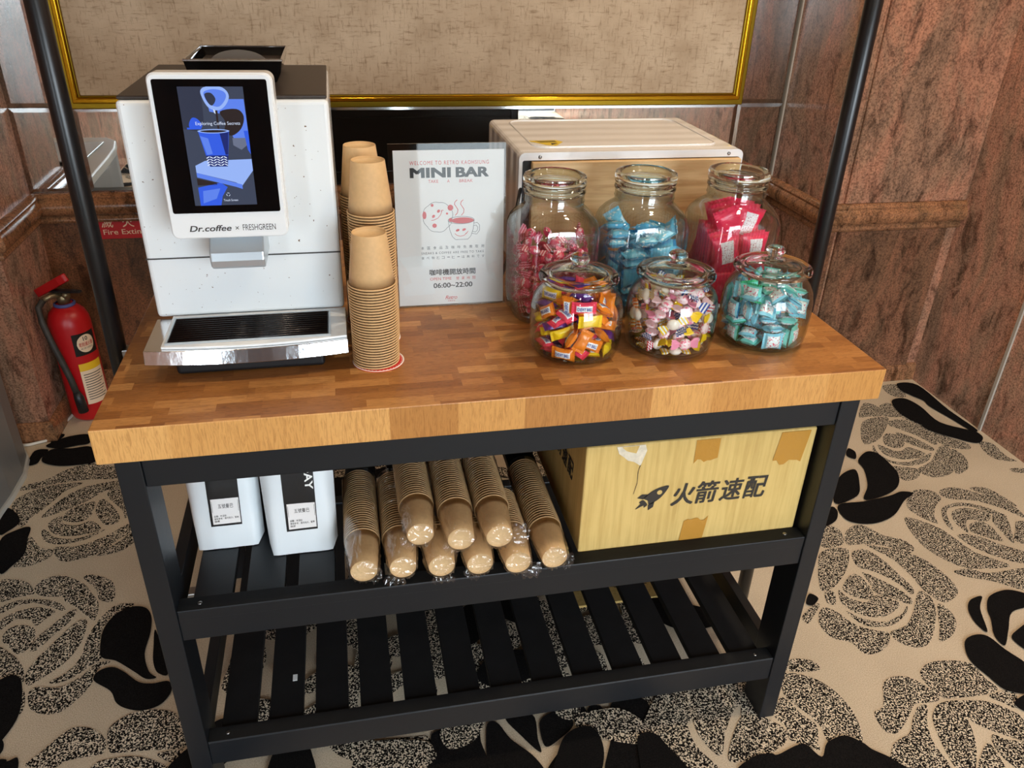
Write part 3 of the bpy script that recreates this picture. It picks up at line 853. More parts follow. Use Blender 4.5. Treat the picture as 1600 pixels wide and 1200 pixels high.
# ---------------------------------------------------------------- mirror and framed panel
mir = thing('wall_mirror', (0.06, YB - 0.006, RZ1), 'mirror tiles on the back wall around and below the gold framed fabric panel', 'mirror')
def mirror_tile(x0, x1, z0, z1):
    g, bv, d = 0.0012, 0.013, 0.0016
    x0, x1, z0, z1 = x0 + g, x1 - g, z0 + g, z1 - g
    yb, yf = YB - 0.001, YB - 0.006
    v = [(x0, yb, z0), (x1, yb, z0), (x1, yb, z1), (x0, yb, z1), (x0, yf + d, z0), (x1, yf + d, z0), (x1, yf + d, z1), (x0, yf + d, z1),
         (x0 + bv, yf, z0 + bv), (x1 - bv, yf, z0 + bv), (x1 - bv, yf, z1 - bv), (x0 + bv, yf, z1 - bv)]
    f = [(8, 9, 10, 11), (4, 5, 9, 8), (5, 6, 10, 9), (6, 7, 11, 10), (7, 4, 8, 11), (0, 1, 5, 4), (1, 2, 6, 5), (2, 3, 7, 6), (3, 0, 4, 7), (3, 2, 1, 0)]
    MB().add(v, f, [0, 1, 1, 1, 1, 1, 1, 1, 1, 1]).build('mirror_tile', ['mirror', 'mirror_edge'], mir)
PX0, PX1, PZ0 = -1.092, 1.222, 1.018
for x0, x1 in ((XL, PX0), (PX0, PX1), (PX1, XR - 0.006)):
    mirror_tile(x0, x1, RZ1 + 0.001, PZ0)
for x0, x1 in ((XL, PX0), (PX1, XR - 0.006)):
    mirror_tile(x0, x1, PZ0, 2.45)

pan = thing('framed_panel', (0.065, YB, PZ0), 'wide linen fabric panel in a polished gold frame on the wall above the table', 'framed panel')
YF = 1.822
MB().box(PX0 + 0.02, PX1 - 0.02, YF + 0.006, YB - 0.012, PZ0 + 0.02, 2.42).build('fabric', 'linen', pan)
def frame_ring(mb, x0, x1, z0, z1, w, y0, y1, mi):
    """mitred ring of width w, front at y0, back at y1"""
    o = [(x0, z0), (x1, z0), (x1, z1), (x0, z1)]
    i = [(x0 + w, z0 + w), (x1 - w, z0 + w), (x1 - w, z1 - w), (x0 + w, z1 - w)]
    vs = [(p[0], y0, p[1]) for p in o] + [(p[0], y0, p[1]) for p in i] + [(p[0], y1, p[1]) for p in o] + [(p[0], y1, p[1]) for p in i]
    fs = []
    for k in range(4):
        k2 = (k + 1) % 4
        fs += [(k, k2, 4 + k2, 4 + k), (8 + k2, 8 + k, 12 + k, 12 + k2), (k2, k, 8 + k, 8 + k2), (4 + k, 4 + k2, 12 + k2, 12 + k)]
    mb.add(vs, fs, mi)
fm = MB()
frame_ring(fm, PX0, PX1, PZ0, 2.44, 0.020, YF - 0.002, YB - 0.008, 1)
frame_ring(fm, PX0 + 0.0195, PX1 - 0.0195, PZ0 + 0.0195, 2.42, 0.016, YF - 0.014, YB - 0.010, 0)
frame_ring(fm, PX0 + 0.035, PX1 - 0.035, PZ0 + 0.035, 2.405, 0.007, YF - 0.005, YB - 0.012, 1)
fm.build('frame', ['gold', 'gold_dull'], pan, 0.004, 3)

# red fire extinguisher sign on the back wall
sg = thing('wall_sign', (-0.93, YB, 0.62), 'red sign reading Fire Extinguisher on the dark wall behind the coffee machine', 'sign')
MB().box(-1.095, -0.79, YB - 0.004, YB - 0.0005, 0.578, 0.664).build('sign_plate', 'sign_red', sg, 0.001, 1)
F_ = frame((-1.095, YB - 0.0045, 0.578), (1, 0, 0), (0, 0, 1))
tx = MB()
for i, chx in enumerate('滅火器'):
    tx.text(chx, 0.012 + i * 0.068, 0.050 + i * 0.068, 0.041, 0.079, F_, bold=0.004)
tx.text('Fire Extinguisher', 0.014, 0.232, 0.010, 0.034, F_, bold=0.006)
tx.build('lettering', 'sign_cream', sg)

# fire extinguisher on the floor in the corner
ex = thing('fire_extinguisher', (-1.195, 1.66, 0), 'red fire extinguisher standing on the carpet in the left corner', 'fire extinguisher')
EX = Matrix.Translation((-1.195, 1.66, 0))
MB().lathe([(0, 0.002), (0.055, 0.002), (0.062, 0.008), (0.066, 0.02), (0.066, 0.355), (0.064, 0.375), (0.055, 0.398), (0.040, 0.414), (0.027, 0.421), (0.026, 0.428), (0, 0.428)], 40, 0, EX).build('cylinder', 'ext_red', ex)
MB().lathe([(0.031, 0.420), (0.034, 0.422), (0.034, 0.428), (0.028, 0.431)], 32, 0, EX).build('collar', 'ext_blue', ex)
vb = MB()
vb.lathe([(0, 0.428), (0.019, 0.428), (0.019, 0.452), (0.014, 0.458), (0.014, 0.474), (0, 0.474)], 24, 0, EX)
vb.tube([(-1.195, 1.652, 0.462), (-1.225, 1.635, 0.462), (-1.243, 1.622, 0.455)], 0.010, 12)
vb.tube([(-1.185, 1.652, 0.463), (-1.172, 1.632, 0.463)], 0.012, 12)
vb.build('valve', 'brass', ex)
FH = frame((-1.215, 1.645, 0.478), (0.66, -0.35, 0.42), (0.45, 0.87, 0))
MB().prism([(-0.055, -0.018), (-0.03, -0.021), (0.06, -0.016), (0.085, -0.008), (0.09, 0.0), (0.085, 0.008), (0.06, 0.016), (-0.03, 0.021), (-0.055, 0.018)], 0.002, 0.030, 0, FH).build('squeeze_lever', 'ext_red', ex, 0.004)
FH2 = frame((-1.205, 1.648, 0.472), (0.8, -0.42, 0.10), (0.45, 0.87, 0))
MB().prism([(-0.03, -0.011), (0.06, -0.011), (0.10, -0.007), (0.10, 0.007), (0.06, 0.011), (-0.03, 0.011)], 0.0, 0.008, 0, FH2).build('carry_handle', 'black_plastic', ex, 0.002)
hs = [(-1.243, 1.622, 0.455), (-1.258, 1.609, 0.435), (-1.254, 1.594, 0.39), (-1.238, 1.583, 0.32), (-1.222, 1.580, 0.25), (-1.208, 1.578, 0.18), (-1.202, 1.578, 0.13)]
MB().tube(hs, 0.0105, 12).build('hose', 'hose', ex)
MB().tube([(-1.202, 1.578, 0.132), (-1.198, 1.577, 0.11), (-1.194, 1.576, 0.055)], [0.011, 0.016, 0.017], 12).build('nozzle', 'black_plastic', ex)
def wrap_sheet(mb, a0, a1, z0, z1, r, mi, n=10):
    vs = []
    for i in range(n + 1):
        a = a0 + (a1 - a0) * i / n
        for z in (z0, z1):
            vs.append((-1.195 + r * math.cos(a), 1.66 + r * math.sin(a), z))
    mb.add(vs, [(2 * i, 2 * i + 2, 2 * i + 3, 2 * i + 1) for i in range(n)], mi, True)
def wrap_text(mb, body, ac, half, z0, z1, r, mi, bold=0.0):
    vs, fs = text_geo(body, bold)
    ax, bx = min(v[0] for v in vs), max(v[0] for v in vs)
    ay, by = min(v[1] for v in vs), max(v[1] for v in vs)
    out = []
    for v in vs:
        a = ac - half + 2 * half * (v[0] - ax) / (bx - ax)
        out.append((-1.195 + r * math.cos(a), 1.66 + r * math.sin(a), z0 + (z1 - z0) * (v[1] - ay) / (by - ay)))
    mb.add(out, fs, mi)
lb = MB()
ac = -0.72
wrap_sheet(lb, ac - 0.62, ac + 0.62, 0.255, 0.335, 0.0664, 0)
for i in range(24):
    a0, a1 = ac - 0.46 + 0.92 * i / 24, ac - 0.46 + 0.92 * (i + 1) / 24
    h0, h1 = (0.032 * math.sqrt(max(0.0, 1 - ((a - ac) / 0.46) ** 2)) for a in (a0, a1))
    q = [(a0, -h0), (a1, -h1), (a1, h1), (a0, h0)]
    lb.add([(-1.195 + 0.0669 * math.cos(a), 1.66 + 0.0669 * math.sin(a), 0.296 + h) for a, h in q], [(0, 1, 2, 3)], 1)
wrap_sheet(lb, ac - 0.62, ac + 0.62, 0.198, 0.226, 0.0664, 2)
wrap_sheet(lb, ac - 0.62, ac + 0.62, 0.070, 0.198, 0.0663, 1)
wrap_text(lb, '10', ac, 0.12, 0.307, 0.322, 0.0674, 3, 0.02)
wrap_text(lb, '乾粉滅火器', ac, 0.36, 0.287, 0.303, 0.0674, 4, 0.01)
wrap_text(lb, 'ABC DRY CHEMICAL', ac, 0.32, 0.277, 0.283, 0.0674, 3)
for i in range(11):
    wrap_sheet(lb, ac - 0.5, ac + 0.5 - 0.1 * (i % 3), 0.182 - i * 0.0095, 0.185 - i * 0.0095, 0.0666, 5)
lb.build('instruction_label', ['bag_black', 'sign_cream', 'ext_yellow', 'dark_ink', 'ext_red', 'grey_ink'], ex)

# white cable along the skirting, grey cabinet with a bowed front
cb = [(-1.258, 1.72, 0.006), (-1.256, 1.66, 0.006), (-1.262, 1.625, 0.006), (-1.282, 1.56, 0.006), (-1.300, 1.478, 0.007), (-1.345, 1.462, 0.007), (-1.42, 1.465, 0.006)]
tag(MB().tube(cb, 0.005, 8).build('power_cable', 'cable_white'), 'thin white cable lying on the carpet along the skirting behind the grey cabinet', 'cable')
cab = thing('chest_freezer', (-1.58, 0.9, 0), 'grey chest with a bowed front and pale rim at the left edge of the photo', 'freezer')
co = [(-1.36, 1.452), (-1.318, 1.37), (-1.300, 1.275), (-1.300, 1.16), (-1.306, 1.08), (-1.312, 0.9), (-1.318, 0.7), (-1.33, 0.5), (-1.36, 0.34), (-1.42, 0.26), (-1.82, 0.25), (-1.82, 1.452)]
MB().prism([(x - 0.006, y) for x, y in co], 0.018, 0.56).build('body', 'grey_cabinet', cab, 0.003)
MB().prism(co, 0.0, 0.018).build('plinth', 'pale_trim', cab)
MB().prism(co, 0.56, 0.60).build('rim', 'pale_trim', cab, 0.006)
MB().box(-1.76, -1.40, 0.40, 1.36, 0.6005, 0.608).build('sliding_lid', 'lid_pane', cab, 0.002)
MB().box(-1.77, -1.39, 0.86, 0.89, 0.6085, 0.622).build('lid_handle', 'black_plastic', cab, 0.003)
MB().box(-1.56, -1.44, 1.16, 1.28, 0.6085, 0.6095).build('paper_notice', 'sign_cream', cab)

# ---------------------------------------------------------------- the kitchen island
W2, DT, HT, TT = 0.63, 0.79, 0.90, 0.058
tb = thing('serving_table', (0, 0.395, 0), 'black two-shelf island table with a thick oak block top and black corner poles', 'table')
tt = MB()
tt.box(-W2, W2, 0, DT, HT - TT, HT, [0, 0, 1, 1, 1, 1])
tt.build('table_top', ['oak_top', 'oak_edge'], tb, 0.0018, 2)
LX, LW, LD, LY0, LY1 = 0.615, 0.0365, 0.077, 0.024, 0.766
for sx in (-1, 1):
    for y in (LY0, LY1 - LD):
        x0 = sx * LX if sx < 0 else LX - LW
        box_obj('leg', (x0, x0 + LW, y, y + LD, 0, HT - TT), 'black_paint', tb, 0.0018, 2)
XI = LX - LW
for y0, y1, nm in ((LY0 + 0.004, LY0 + 0.026, 'apron'), (LY1 - 0.026, LY1 - 0.004, 'apron')):
    box_obj('apron', (-XI, XI, y0, y1, 0.777, HT - TT), 'black_paint', tb, 0.0015, 2)
for sx in (-1, 1):
    x0 = -LX + 0.008 if sx < 0 else LX - 0.030
    box_obj('apron', (x0, x0 + 0.022, LY0 + LD, LY1 - LD, 0.777, HT - TT), 'black_paint', tb, 0.0015, 2)
for zt, zb in ((0.520, 0.453), (0.188, 0.125)):
    for y0, y1, yin in ((LY0 + 0.004, LY0 + 0.036, 1), (LY1 - 0.036, LY1 - 0.004, -1)):
        rb = MB().box(-XI, XI, y0, y1, zb, zt)
        rl = rb.build('shelf_rail', ['black_paint', 'dusty_black'], tb, 0.0012, 2)
        for p in rl.data.polygons:
            if p.normal.z > 0.5:
                p.material_index = 1
        for xs in (-XI + 0.035, XI - 0.035):
            MB().lathe([(0, 0.0012), (0.003, 0.0012), (0.004, 0.0004), (0.004, -0.001), (0, -0.001)], 14, 0, Matrix.Translation((xs, (y0 + y1) / 2, zt))).build('screw', 'screw', rl)
        if yin > 0:
            # thin routed line along the front of the rail
            MB().box(-XI + 0.001, XI - 0.001, y0 - 0.0012, y0 + 0.001, zt - 0.0205, zt - 0.0015).build('edge_lip', 'black_paint', rl, 0.0008, 1)
    for sx in (-1, 1):
        x0 = -LX + 0.008 if sx < 0 else LX - 0.030
        box_obj('side_rail', (x0, x0 + 0.022, LY0 + LD, LY1 - LD, zb + 0.004, zt - 0.004), 'black_paint', tb, 0.0012, 2)
    for k in range(13):
        x0 = -0.5575 + 0.0877 * k
        box_obj('slat', (x0, x0 + 0.0645, LY0 + 0.036, LY1 - 0.036, zt - 0.022, zt - 0.005), 'dusty_black' if zt < 0.3 else 'black_paint', tb, 0.0015, 2)
for sx in (-1, 1):
    P_ = MB().lathe([(0, 0.004), (0.0155, 0.004), (0.0155, 2.3), (0, 2.3)], 28, 0, Matrix.Translation((sx * 0.660, 0.312, 0))).build('rack_pole', 'pole_black', tb)
    for z in (0.868, 0.30):
        b0, b1 = sorted((sx * 0.6155, sx * 0.662))
        MB().box(b0, b1, 0.300, 0.324, z - 0.012, z + 0.012).build('bracket', 'screw', P_, 0.002)

box_obj('back_panel', (-0.30, XI - 0.001, LY1 - 0.012, LY1 - 0.005, 0.522, 0.776), 'black_paint', tb)  # added panel, invented so the mirror shows black behind the shelf
bk = thing('bucket', (-0.43, 0.46, 0.5155), 'black round bucket on the upper shelf behind the white coffee bags', 'bucket')
BK = Matrix.Translation((-0.43, 0.46, 0.5158))
MB().lathe([(0, 0), (0.110, 0), (0.118, 0.006), (0.130, 0.215), (0.134, 0.217), (0.134, 0.224), (0.127, 0.224), (0.114, 0.01), (0, 0.008)], 40, 0, BK).build('pail', 'black_plastic', bk)
MB().tube([(-0.43 + 0.134 * math.cos(t), 0.46 + 0.134 * math.sin(t), 0.5155 + 0.205) for t in [PI + PI * i / 16 for i in range(17)]], 0.003, 8).build('bail', 'screw', bk)

# ---------------------------------------------------------------- coffee machine
cm = thing('coffee_machine', (-0.42, 0.40, HT + 0.0006), 'white bean-to-cup coffee machine with an upright touch screen on the left end of the table', 'coffee machine')
MB().box(-0.533, -0.303, 0.152, 0.55, HT + 0.0006, 0.932).build('base', 'black_plastic', cm, 0.006, 3)
bx = MB().box(-0.570, -0.266, 0.256, 0.600, 0.956, 1.300)
bx.build('body', 'machine_white', cm, 0.007, 3)
MB().box(-0.5705, -0.2655, 0.2545, 0.2565, 1.0575, 1.0595).build('panel_seam', 'grey_ink', cm)
MB().box(-0.569, -0.267, 0.600, 0.612, 0.935, 1.296).build('back_panel', 'black_plastic', cm, 0.004)
MB().box(-0.568, -0.268, 0.262, 0.604, 1.3005, 1.306).build('top_panel', 'espresso_brown', cm, 0.002)
# bowed drip tray: chrome plate, white ledge, black ribbed grille
def bow(x):
    t = (x + 0.42) / 0.152
    return 0.136 - 0.013 * (1 - t * t)
xs = [-0.572 + 0.308 * i / 16 for i in range(17)]
tray = [(x, bow(x)) for x in xs] + [(-0.264, 0.257), (-0.572, 0.257)]
tlow = [(x, y - (0.0062 if y < 0.2 else 0)) for x, y in tray]
nt_ = len(tray)
tm = MB()
tm.add([(x, y, 0.932) for x, y in tlow] + [(x, y, 0.9535) for x, y in tray], [tuple(range(nt_))[::-1], tuple(range(nt_, 2 * nt_))] + [(k, (k + 1) % nt_, nt_ + (k + 1) % nt_, nt_ + k) for k in range(nt_)])
tm.build('drip_tray', 'chrome', cm, 0.0008, 1)
xs = [-0.546 + 0.281 * i / 16 for i in range(17)]
led = [(x, bow(x) + 0.006) for x in xs] + [(-0.265, 0.2565), (-0.546, 0.2565)]
lg = MB().prism(led, 0.9538, 0.958)
lg.build('tray_ledge', 'white_gloss', cm, 0.001)
gr = MB()
gr.box(-0.538, -0.293, 0.146, 0.238, 0.9582, 0.9590)
for i in range(11):
    y = 0.1515 + i * 0.0081
    gr.tube([(-0.536, y, 0.9602), (-0.295, y, 0.9602)], 0.0024, 8)
gr.build('drip_grille', 'grille_black', cm)
gf = MB()
for b in ((-0.541, -0.538, 0.143, 0.241), (-0.293, -0.290, 0.143, 0.241), (-0.538, -0.293, 0.143, 0.146), (-0.538, -0.293, 0.238, 0.241)):
    gf.box(b[0], b[1], b[2], b[3], 0.9582, 0.9608)
gf.build('grille_rim', 'silver', cm)
# display: slightly leaning back
DW, DH = 0.1655, 0.2300
D_ = frame((-0.5040, 0.1560, 1.1210), (1, -0.01, 0), (0.006, 0.009, 0.2300))
def rrect(x0, x1, y0, y1, r, n=6):
    out = []
    for cx, cy, a0 in ((x1 - r, y1 - r, 0), (x0 + r, y1 - r, PI / 2), (x0 + r, y0 + r, PI), (x1 - r, y0 + r, 1.5 * PI)):
        out += [(cx + r * math.cos(a0 + PI / 2 * i / n), cy + r * math.sin(a0 + PI / 2 * i / n)) for i in range(n + 1)]
    return out
ds = MB()
ds.prism(rrect(0, DW, 0, DH, 0.011), -0.040, -0.004, 0, D_)
ds.prism(rrect(0.0015, DW - 0.0015, 0.0015, DH - 0.0015, 0.010), -0.006, 0.0, 0, D_)
hsg = ds.build('display_housing', 'white_gloss', cm, 0.0015, 2)
# stem joining display and body
MB().box(-0.475, -0.365, 0.212, 0.258, 1.135, 1.285).build('display_mount', 'white_enamel', cm, 0.004)
GX0, GX1, GY0, GY1 = 0.0075, DW - 0.008, 0.039, DH - 0.008
gl = MB().prism(rrect(GX0, GX1, GY0, GY1, 0.003), 0.0, 0.0012, 0, D_).build('display_glass', 'black_gloss', hsg)
# the moving picture on the screen
SX0, SX1, SY0, SY1 = 0.0395, 0.1255, 0.050, 0.2125
sm = MB()
def S(u, v):
    return (SX0 + (SX1 - SX0) * u, SY1 - (SY1 - SY0) * v)
def sp(pts, mi, z, smooth=True):
    q = [S(min(max(u, 0), 1), min(max(v, 0), 1)) for u, v in pts]
    sm.sheet(q, 0.0014 + z * 0.00006, mi, D_)
NM = ['s_bg', 's_dusk', 's_blue', 's_mid', 's_pale', 's_navy', 's_white', 's_brown', 's_grey']
sp([(0, 0), (1, 0), (1, 1), (0, 1)], 0, 0)
sp([(0, 0), (0.36, 0), (0.33, 0.3), (0.2, 0.36), (0, 0.34)], 1, 1)
sp([(0.42, 0.10), (0.99, 0.10), (1, 0.42), (0.76, 0.42), (0.62, 0.22), (0.44, 0.2)], 3, 1)
sp([(0.06, 0.33), (0.28, 0.33), (0.28, 0.345), (0.06, 0.345)], 2, 2)
sp(spline([(0.10, 0.30), (0.16, 0.25), (0.24, 0.26), (0.30, 0.31), (0.26, 0.34), (0.12, 0.34)], 3), 2, 2)
# carafe
sp(spline([(0.36, 0.02), (0.55, -0.02), (0.72, 0.02), (0.77, 0.08), (0.70, 0.15), (0.58, 0.19), (0.44, 0.17), (0.36, 0.09)], 4), 4, 3)
sp(spline([(0.40, 0.04), (0.55, 0.02), (0.70, 0.04), (0.72, 0.09), (0.60, 0.16), (0.46, 0.14), (0.40, 0.09)], 4), 3, 4)
sp(spline([(0.40, 0.06), (0.50, 0.05), (0.56, 0.10), (0.50, 0.15), (0.44, 0.13)], 4), 1, 5)
sp(spline([(0.60, 0.20), (0.86, 0.18), (0.96, 0.24), (0.90, 0.34), (0.74, 0.40), (0.64, 0.36), (0.66, 0.28)], 4), 7, 3)
sp([(0.53, 0.19), (0.565, 0.19), (0.555, 0.36), (0.53, 0.36)], 7, 5)
sp([(0.50, 0.18), (0.53, 0.19), (0.53, 0.22), (0.51, 0.21)], 6, 5)
# table edge, board
sp([(0.10, 0.65), (0.26, 0.61), (1, 0.60), (1, 0.70), (0.80, 0.83), (0.70, 0.80), (0.10, 0.71)], 4, 3)
sp([(0.10, 0.71), (0.80, 0.82), (0.80, 0.86), (0.70, 0.84), (0.10, 0.75)], 3, 4)
sp([(0.09, 0.84), (0.46, 0.80), (0.56, 0.84), (0.46, 0.92), (0.42, 1), (0.09, 1)], 2, 3)
sp([(0.16, 0.87), (0.44, 0.85), (0.36, 0.94), (0.14, 0.98)], 3, 4)
sp([(0.09, 0.76), (0.40, 0.80), (0.40, 0.82), (0.09, 0.82)], 7, 3)
# cups
sp([(0.74, 0.42), (0.96, 0.42), (0.96, 0.48), (0.86, 0.52), (0.74, 0.48)], 8, 3)
sp([(0.93, 0.36), (1, 0.36), (1, 0.56), (0.96, 0.52)], 2, 4)
sp([(0.22, 0.36), (0.70, 0.36), (0.64, 0.565), (0.29, 0.565)], 2, 4)
sp([(0.24, 0.40), (0.36, 0.42), (0.40, 0.55), (0.31, 0.56)], 3, 5)
sp([(0.55, 0.38), (0.69, 0.37), (0.64, 0.56), (0.60, 0.56)], 5, 5)
sp([(0.29, 0.565), (0.64, 0.565), (0.61, 0.66), (0.33, 0.66)], 5, 5)
sp(spline([(0.21, 0.36), (0.34, 0.345), (0.58, 0.345), (0.71, 0.36), (0.58, 0.377), (0.34, 0.377)], 4), 4, 6)
sp(spline([(0.25, 0.36), (0.36, 0.352), (0.56, 0.352), (0.67, 0.36), (0.56, 0.371), (0.36, 0.371)], 4), 7, 7)
for i in range(6):
    u = 0.315 + i * 0.055
    for j in range(4):
        v = 0.577 + j * 0.021
        s_ = 1 if i % 2 else -1
        sp([(u - 0.022, v - s_ * 0.006), (u + 0.022, v + s_ * 0.006), (u + 0.022, v + s_ * 0.006 + 0.009), (u - 0.022, v - s_ * 0.006 + 0.009)], 6, 7)
def stext(body, u0, u1, v0, v1, mi, z, bold=0.0):
    a, b = S(u0, v1), S(u1, v0)
    sm.text(body, a[0], b[0], a[1], b[1], D_, mi, 0.0014 + z * 0.00006, bold)
stext('Exploring Coffee Secrets', 0.20, 0.89, 0.283, 0.318, 6, 9)
stext('Touch Screen', 0.47, 0.70, 0.945, 0.965, 6, 9)
for q in range(3):
    sp([(0.555 + 0.03 * math.cos(t) * 1.0, 0.905 + 0.016 * math.sin(t)) for t in [q * 2.1 + 0.2 * i for i in range(8)]] + [(0.555 + 0.022 * math.cos(t), 0.905 + 0.012 * math.sin(t)) for t in [q * 2.1 + 0.2 * i for i in range(7, -1, -1)]], 6, 9)
sm.build('screen_picture', NM, gl)
lt = MB()
lt.text('Dr.coffee', 0.026, 0.085, 0.0115, 0.0205, D_, 0, 0.0004, 0.02, 0.25)
lt.text('×', 0.0905, 0.0955, 0.013, 0.018, D_, 0, 0.0004)
lt.text('FRESHGREEN', 0.101, 0.148, 0.0115, 0.0205, D_, 0, 0.0004, 0.0)
lt.build('lettering', 'grey_ink', hsg)
# spout
spm = MB()
prof = [(0.190, 1.124), (0.174, 1.108), (0.162, 1.096), (0.160, 1.084), (0.163, 1.074), (0.170, 1.069), (0.256, 1.069), (0.256, 1.124)]
FS = frame((-0.4575, 0, 0), (0, 1, 0), (0, 0, 1))
spm.prism(prof, 0.0, 0.0795, 0, FS)
spm.build('spout', 'silver', cm, 0.003, 3)
# bean hopper lid
hp = thing  # (helper name kept short below)
HX0, HX1, HY0, HY1 = -0.486, -0.335, 0.372, 0.565
def sqr(e, z):
    return [(HX0 + e, HY0 + e, z), (HX1 - e, HY0 + e, z), (HX1 - e, HY1 - e, z), (HX0 + e, HY1 - e, z)]
hb = MB()
rings = [sqr(0.012, 1.3065), sqr(0.004, 1.322), sqr(0.0, 1.341), sqr(0.004, 1.3415), sqr(0.010, 1.3275)]
vs = [p for r_ in rings for p in r_]
fs = [(0, 3, 2, 1), (16, 17, 18, 19)]
for q in range(4):
    for k in range(4):
        k2 = (k + 1) % 4
        fs.append((4 * q + k, 4 * q + k2, 4 * q + 4 + k2, 4 * q + 4 + k))
hb.add(vs, fs)
hop = hb.build('bean_hopper', 'black_gloss', cm, 0.003, 2)
hr = MB()
def ring_box(mb, x0, x1, y0, y1, z0, z1, w, mi=0):
    for b in ((x0, x1, y0, y0 + w), (x0, x1, y1 - w, y1), (x0, x0 + w, y0 + w, y1 - w), (x1 - w, x1, y0 + w, y1 - w)):
        mb.box(b[0], b[1], b[2], b[3], z0, z1, mi)
ring_box(hr, HX0 - 0.001, HX1 + 0.001, HY0 - 0.001, HY1 + 0.001, 1.3395, 1.3435, 0.0035)
hr.build('hopper_rim', 'chrome', hop, 0.0010)
MB().box(HX0 + 0.011, HX1 - 0.011, HY0 + 0.011, HY1 - 0.011, 1.3265, 1.3282).build('hopper_cover', 'espresso_brown', hop)
hn = [(0.046 * math.cos(t), 0.021 * math.sin(t)) for t in [PI * i / 14 for i in range(15)]] 
MB().prism(hn, -0.022, 0.0, 0, frame(((HX0 + HX1) / 2, 0.455, 1.3278), (1, 0, 0), (0, 0.35, 1))).build('hopper_handle', 'warm_grey', hop, 0.001)

# ---------------------------------------------------------------- paper cups
def cup_mesh(name, R, rb, h):
    k = R / 0.036
    ww, rec = 0.00022, 0.0038 * k
    mb = MB()
    prof = [(R - ww * 1.6, 0.0006)]
    for a in range(-60, 211, 30):
        t = math.radians(a)
        prof.append((R + 0.0009 + 0.0013 * math.cos(t), 0.0013 + 0.0013 * math.sin(t)))
    prof += [(R - (R - rb) * 0.25, h * 0.25), (R - (R - rb) * 0.6, h * 0.6), (rb, h - 0.0004), (rb - 0.0003, h), (rb - 0.0009, h), (rb - 0.0013, h - rec), (0, h - rec - 0.0001)]
    mi = [0] * (len(prof) - 2) + [1]
    mb.lathe(prof, 44, mi)
    inner = [(0, h - rec - 0.0006), (rb + (R - rb) / h * (rec + 0.0006) - 0.00025, h - rec - 0.0006), (R - ww * 1.6, 0.0006)]
    mb.lathe(inner, 44, 0)
    o = mb.build(name, ['kraft', 'kraft_light'])
    return o
cup0 = cup_mesh('paper_cup', 0.0365, 0.0268, 0.084)
cup_used = []
def put_cup(x, y, z, label, group, rot=(0, 0, 0), src=None):
    s = src or cup0
    if s.name not in cup_used:
        cup_used.append(s.name)
        o = s
    else:
        o = s.copy()
        COL.objects.link(o)
    o.location = (x, y, z)
    o.rotation_euler = rot
    tag(o, label, 'paper cup', group)
    return o
for cx, cy, n, lean, which in ((-0.2195, 0.160, 30, 0.0, 'front stack beside the coffee machine'), (-0.2125, 0.247, 49, 0.002, 'tall middle stack touching the menu sign'),
                         (-0.2225, 0.333, 50, 0.0, 'rearmost stack half hidden beside the coffee machine')):
    for i in range(n):
        z = 0.9018 + i * 0.0047
        jx, jy = 0.0004 * math.sin(i * 0.2 + cx * 90), 0.0004 * math.cos(i * 0.17)
        top = i == n - 1
        lab = ('top upside-down kraft paper cup of the ' + which) if top else ('kraft paper cup nested upside down in the ' + which)
        put_cup(cx + jx, cy + jy, z, lab, None if top else 'cups in the ' + which, (0, 0, 0))
for cx, cy, lab in ((-0.2165, 0.158, 'round red and white coaster under the front stack of paper cups'), (-0.2155, 0.247, 'round red coaster under the tall middle cup stack'),
                    (-0.2235, 0.333, 'round red coaster under the rearmost cup stack')):
    cs = MB()
    T_ = Matrix.Translation((cx, cy, HT))
    cs.lathe([(0, 0.0002), (0.0425, 0.0002), (0.0425, 0.0014), (0.040, 0.0014), (0, 0.0014)], 48, [0, 1, 0, 1], T_)
    for a in range(40):
        t = a * 2 * PI / 40
        cs.sheet([(cx + 0.0392 * math.cos(t + q) * s, cy + 0.0392 * math.sin(t + q) * s) for q, s in ((-0.03, 0.97), (0.03, 0.97), (0.03, 1.0), (-0.03, 1.0))], HT + 0.0015, 0)
    tag(cs.build('coaster', ['coaster_white', 'coaster_red']), lab, 'coaster')

# ---------------------------------------------------------------- menu sign in an acrylic holder
ms = thing('menu_sign', (-0.065, 0.386, HT), 'white printed mini bar sign in a clear acrylic holder', 'sign')
NS = frame((-0.1640, 0.3735, 0.9035), (1, 0.0, 0), (0, 0.075, 1))
PWD, PHT = 0.2005, 0.2885
MB().box(-0.0085, PWD + 0.0035, -0.003, PHT + 0.0115, 0.0012, 0.0030, 0, NS).build('acrylic_front', 'acrylic', ms)
MB().box(-0.0085, PWD + 0.0035, -0.003, PHT + 0.0115, -0.0030, -0.0012, 0, NS).build('acrylic_back', 'acrylic', ms)
MB().box(-0.165, 0.035, 0.374, 0.432, HT + 0.0003, HT + 0.0025).build('acrylic_foot', 'acrylic', ms)
pp = MB().box(0, PWD, 0, PHT, -0.0004, 0.0004, 0, NS).build('paper', 'paper_white', ms)
def at(u, v):
    return (PWD * u, PHT * (1 - v))
pr = MB()
def pt_(body, u0, u1, vb, hh, mi, bold=0.0, space=1.0, shear=0.0):
    y = PHT * (1 - vb)
    pr.text(body, PWD * u0, PWD * u1, y, y + PHT * hh, NS, mi, 0.0006, bold, shear, 3, space)
pt_('WELCOME TO RETRO KAOHSIUNG', 0.143, 0.859, 0.089, 0.024, 1, 0.0, 1.25)
pt_('MINI', 0.143, 0.512, 0.168, 0.062, 0, 0.042)
pt_('BAR', 0.556, 0.860, 0.168, 0.062, 0, 0.042)
pt_('TAKE', 0.306, 0.397, 0.200, 0.019, 1)
pt_('A', 0.477, 0.500, 0.200, 0.019, 1)
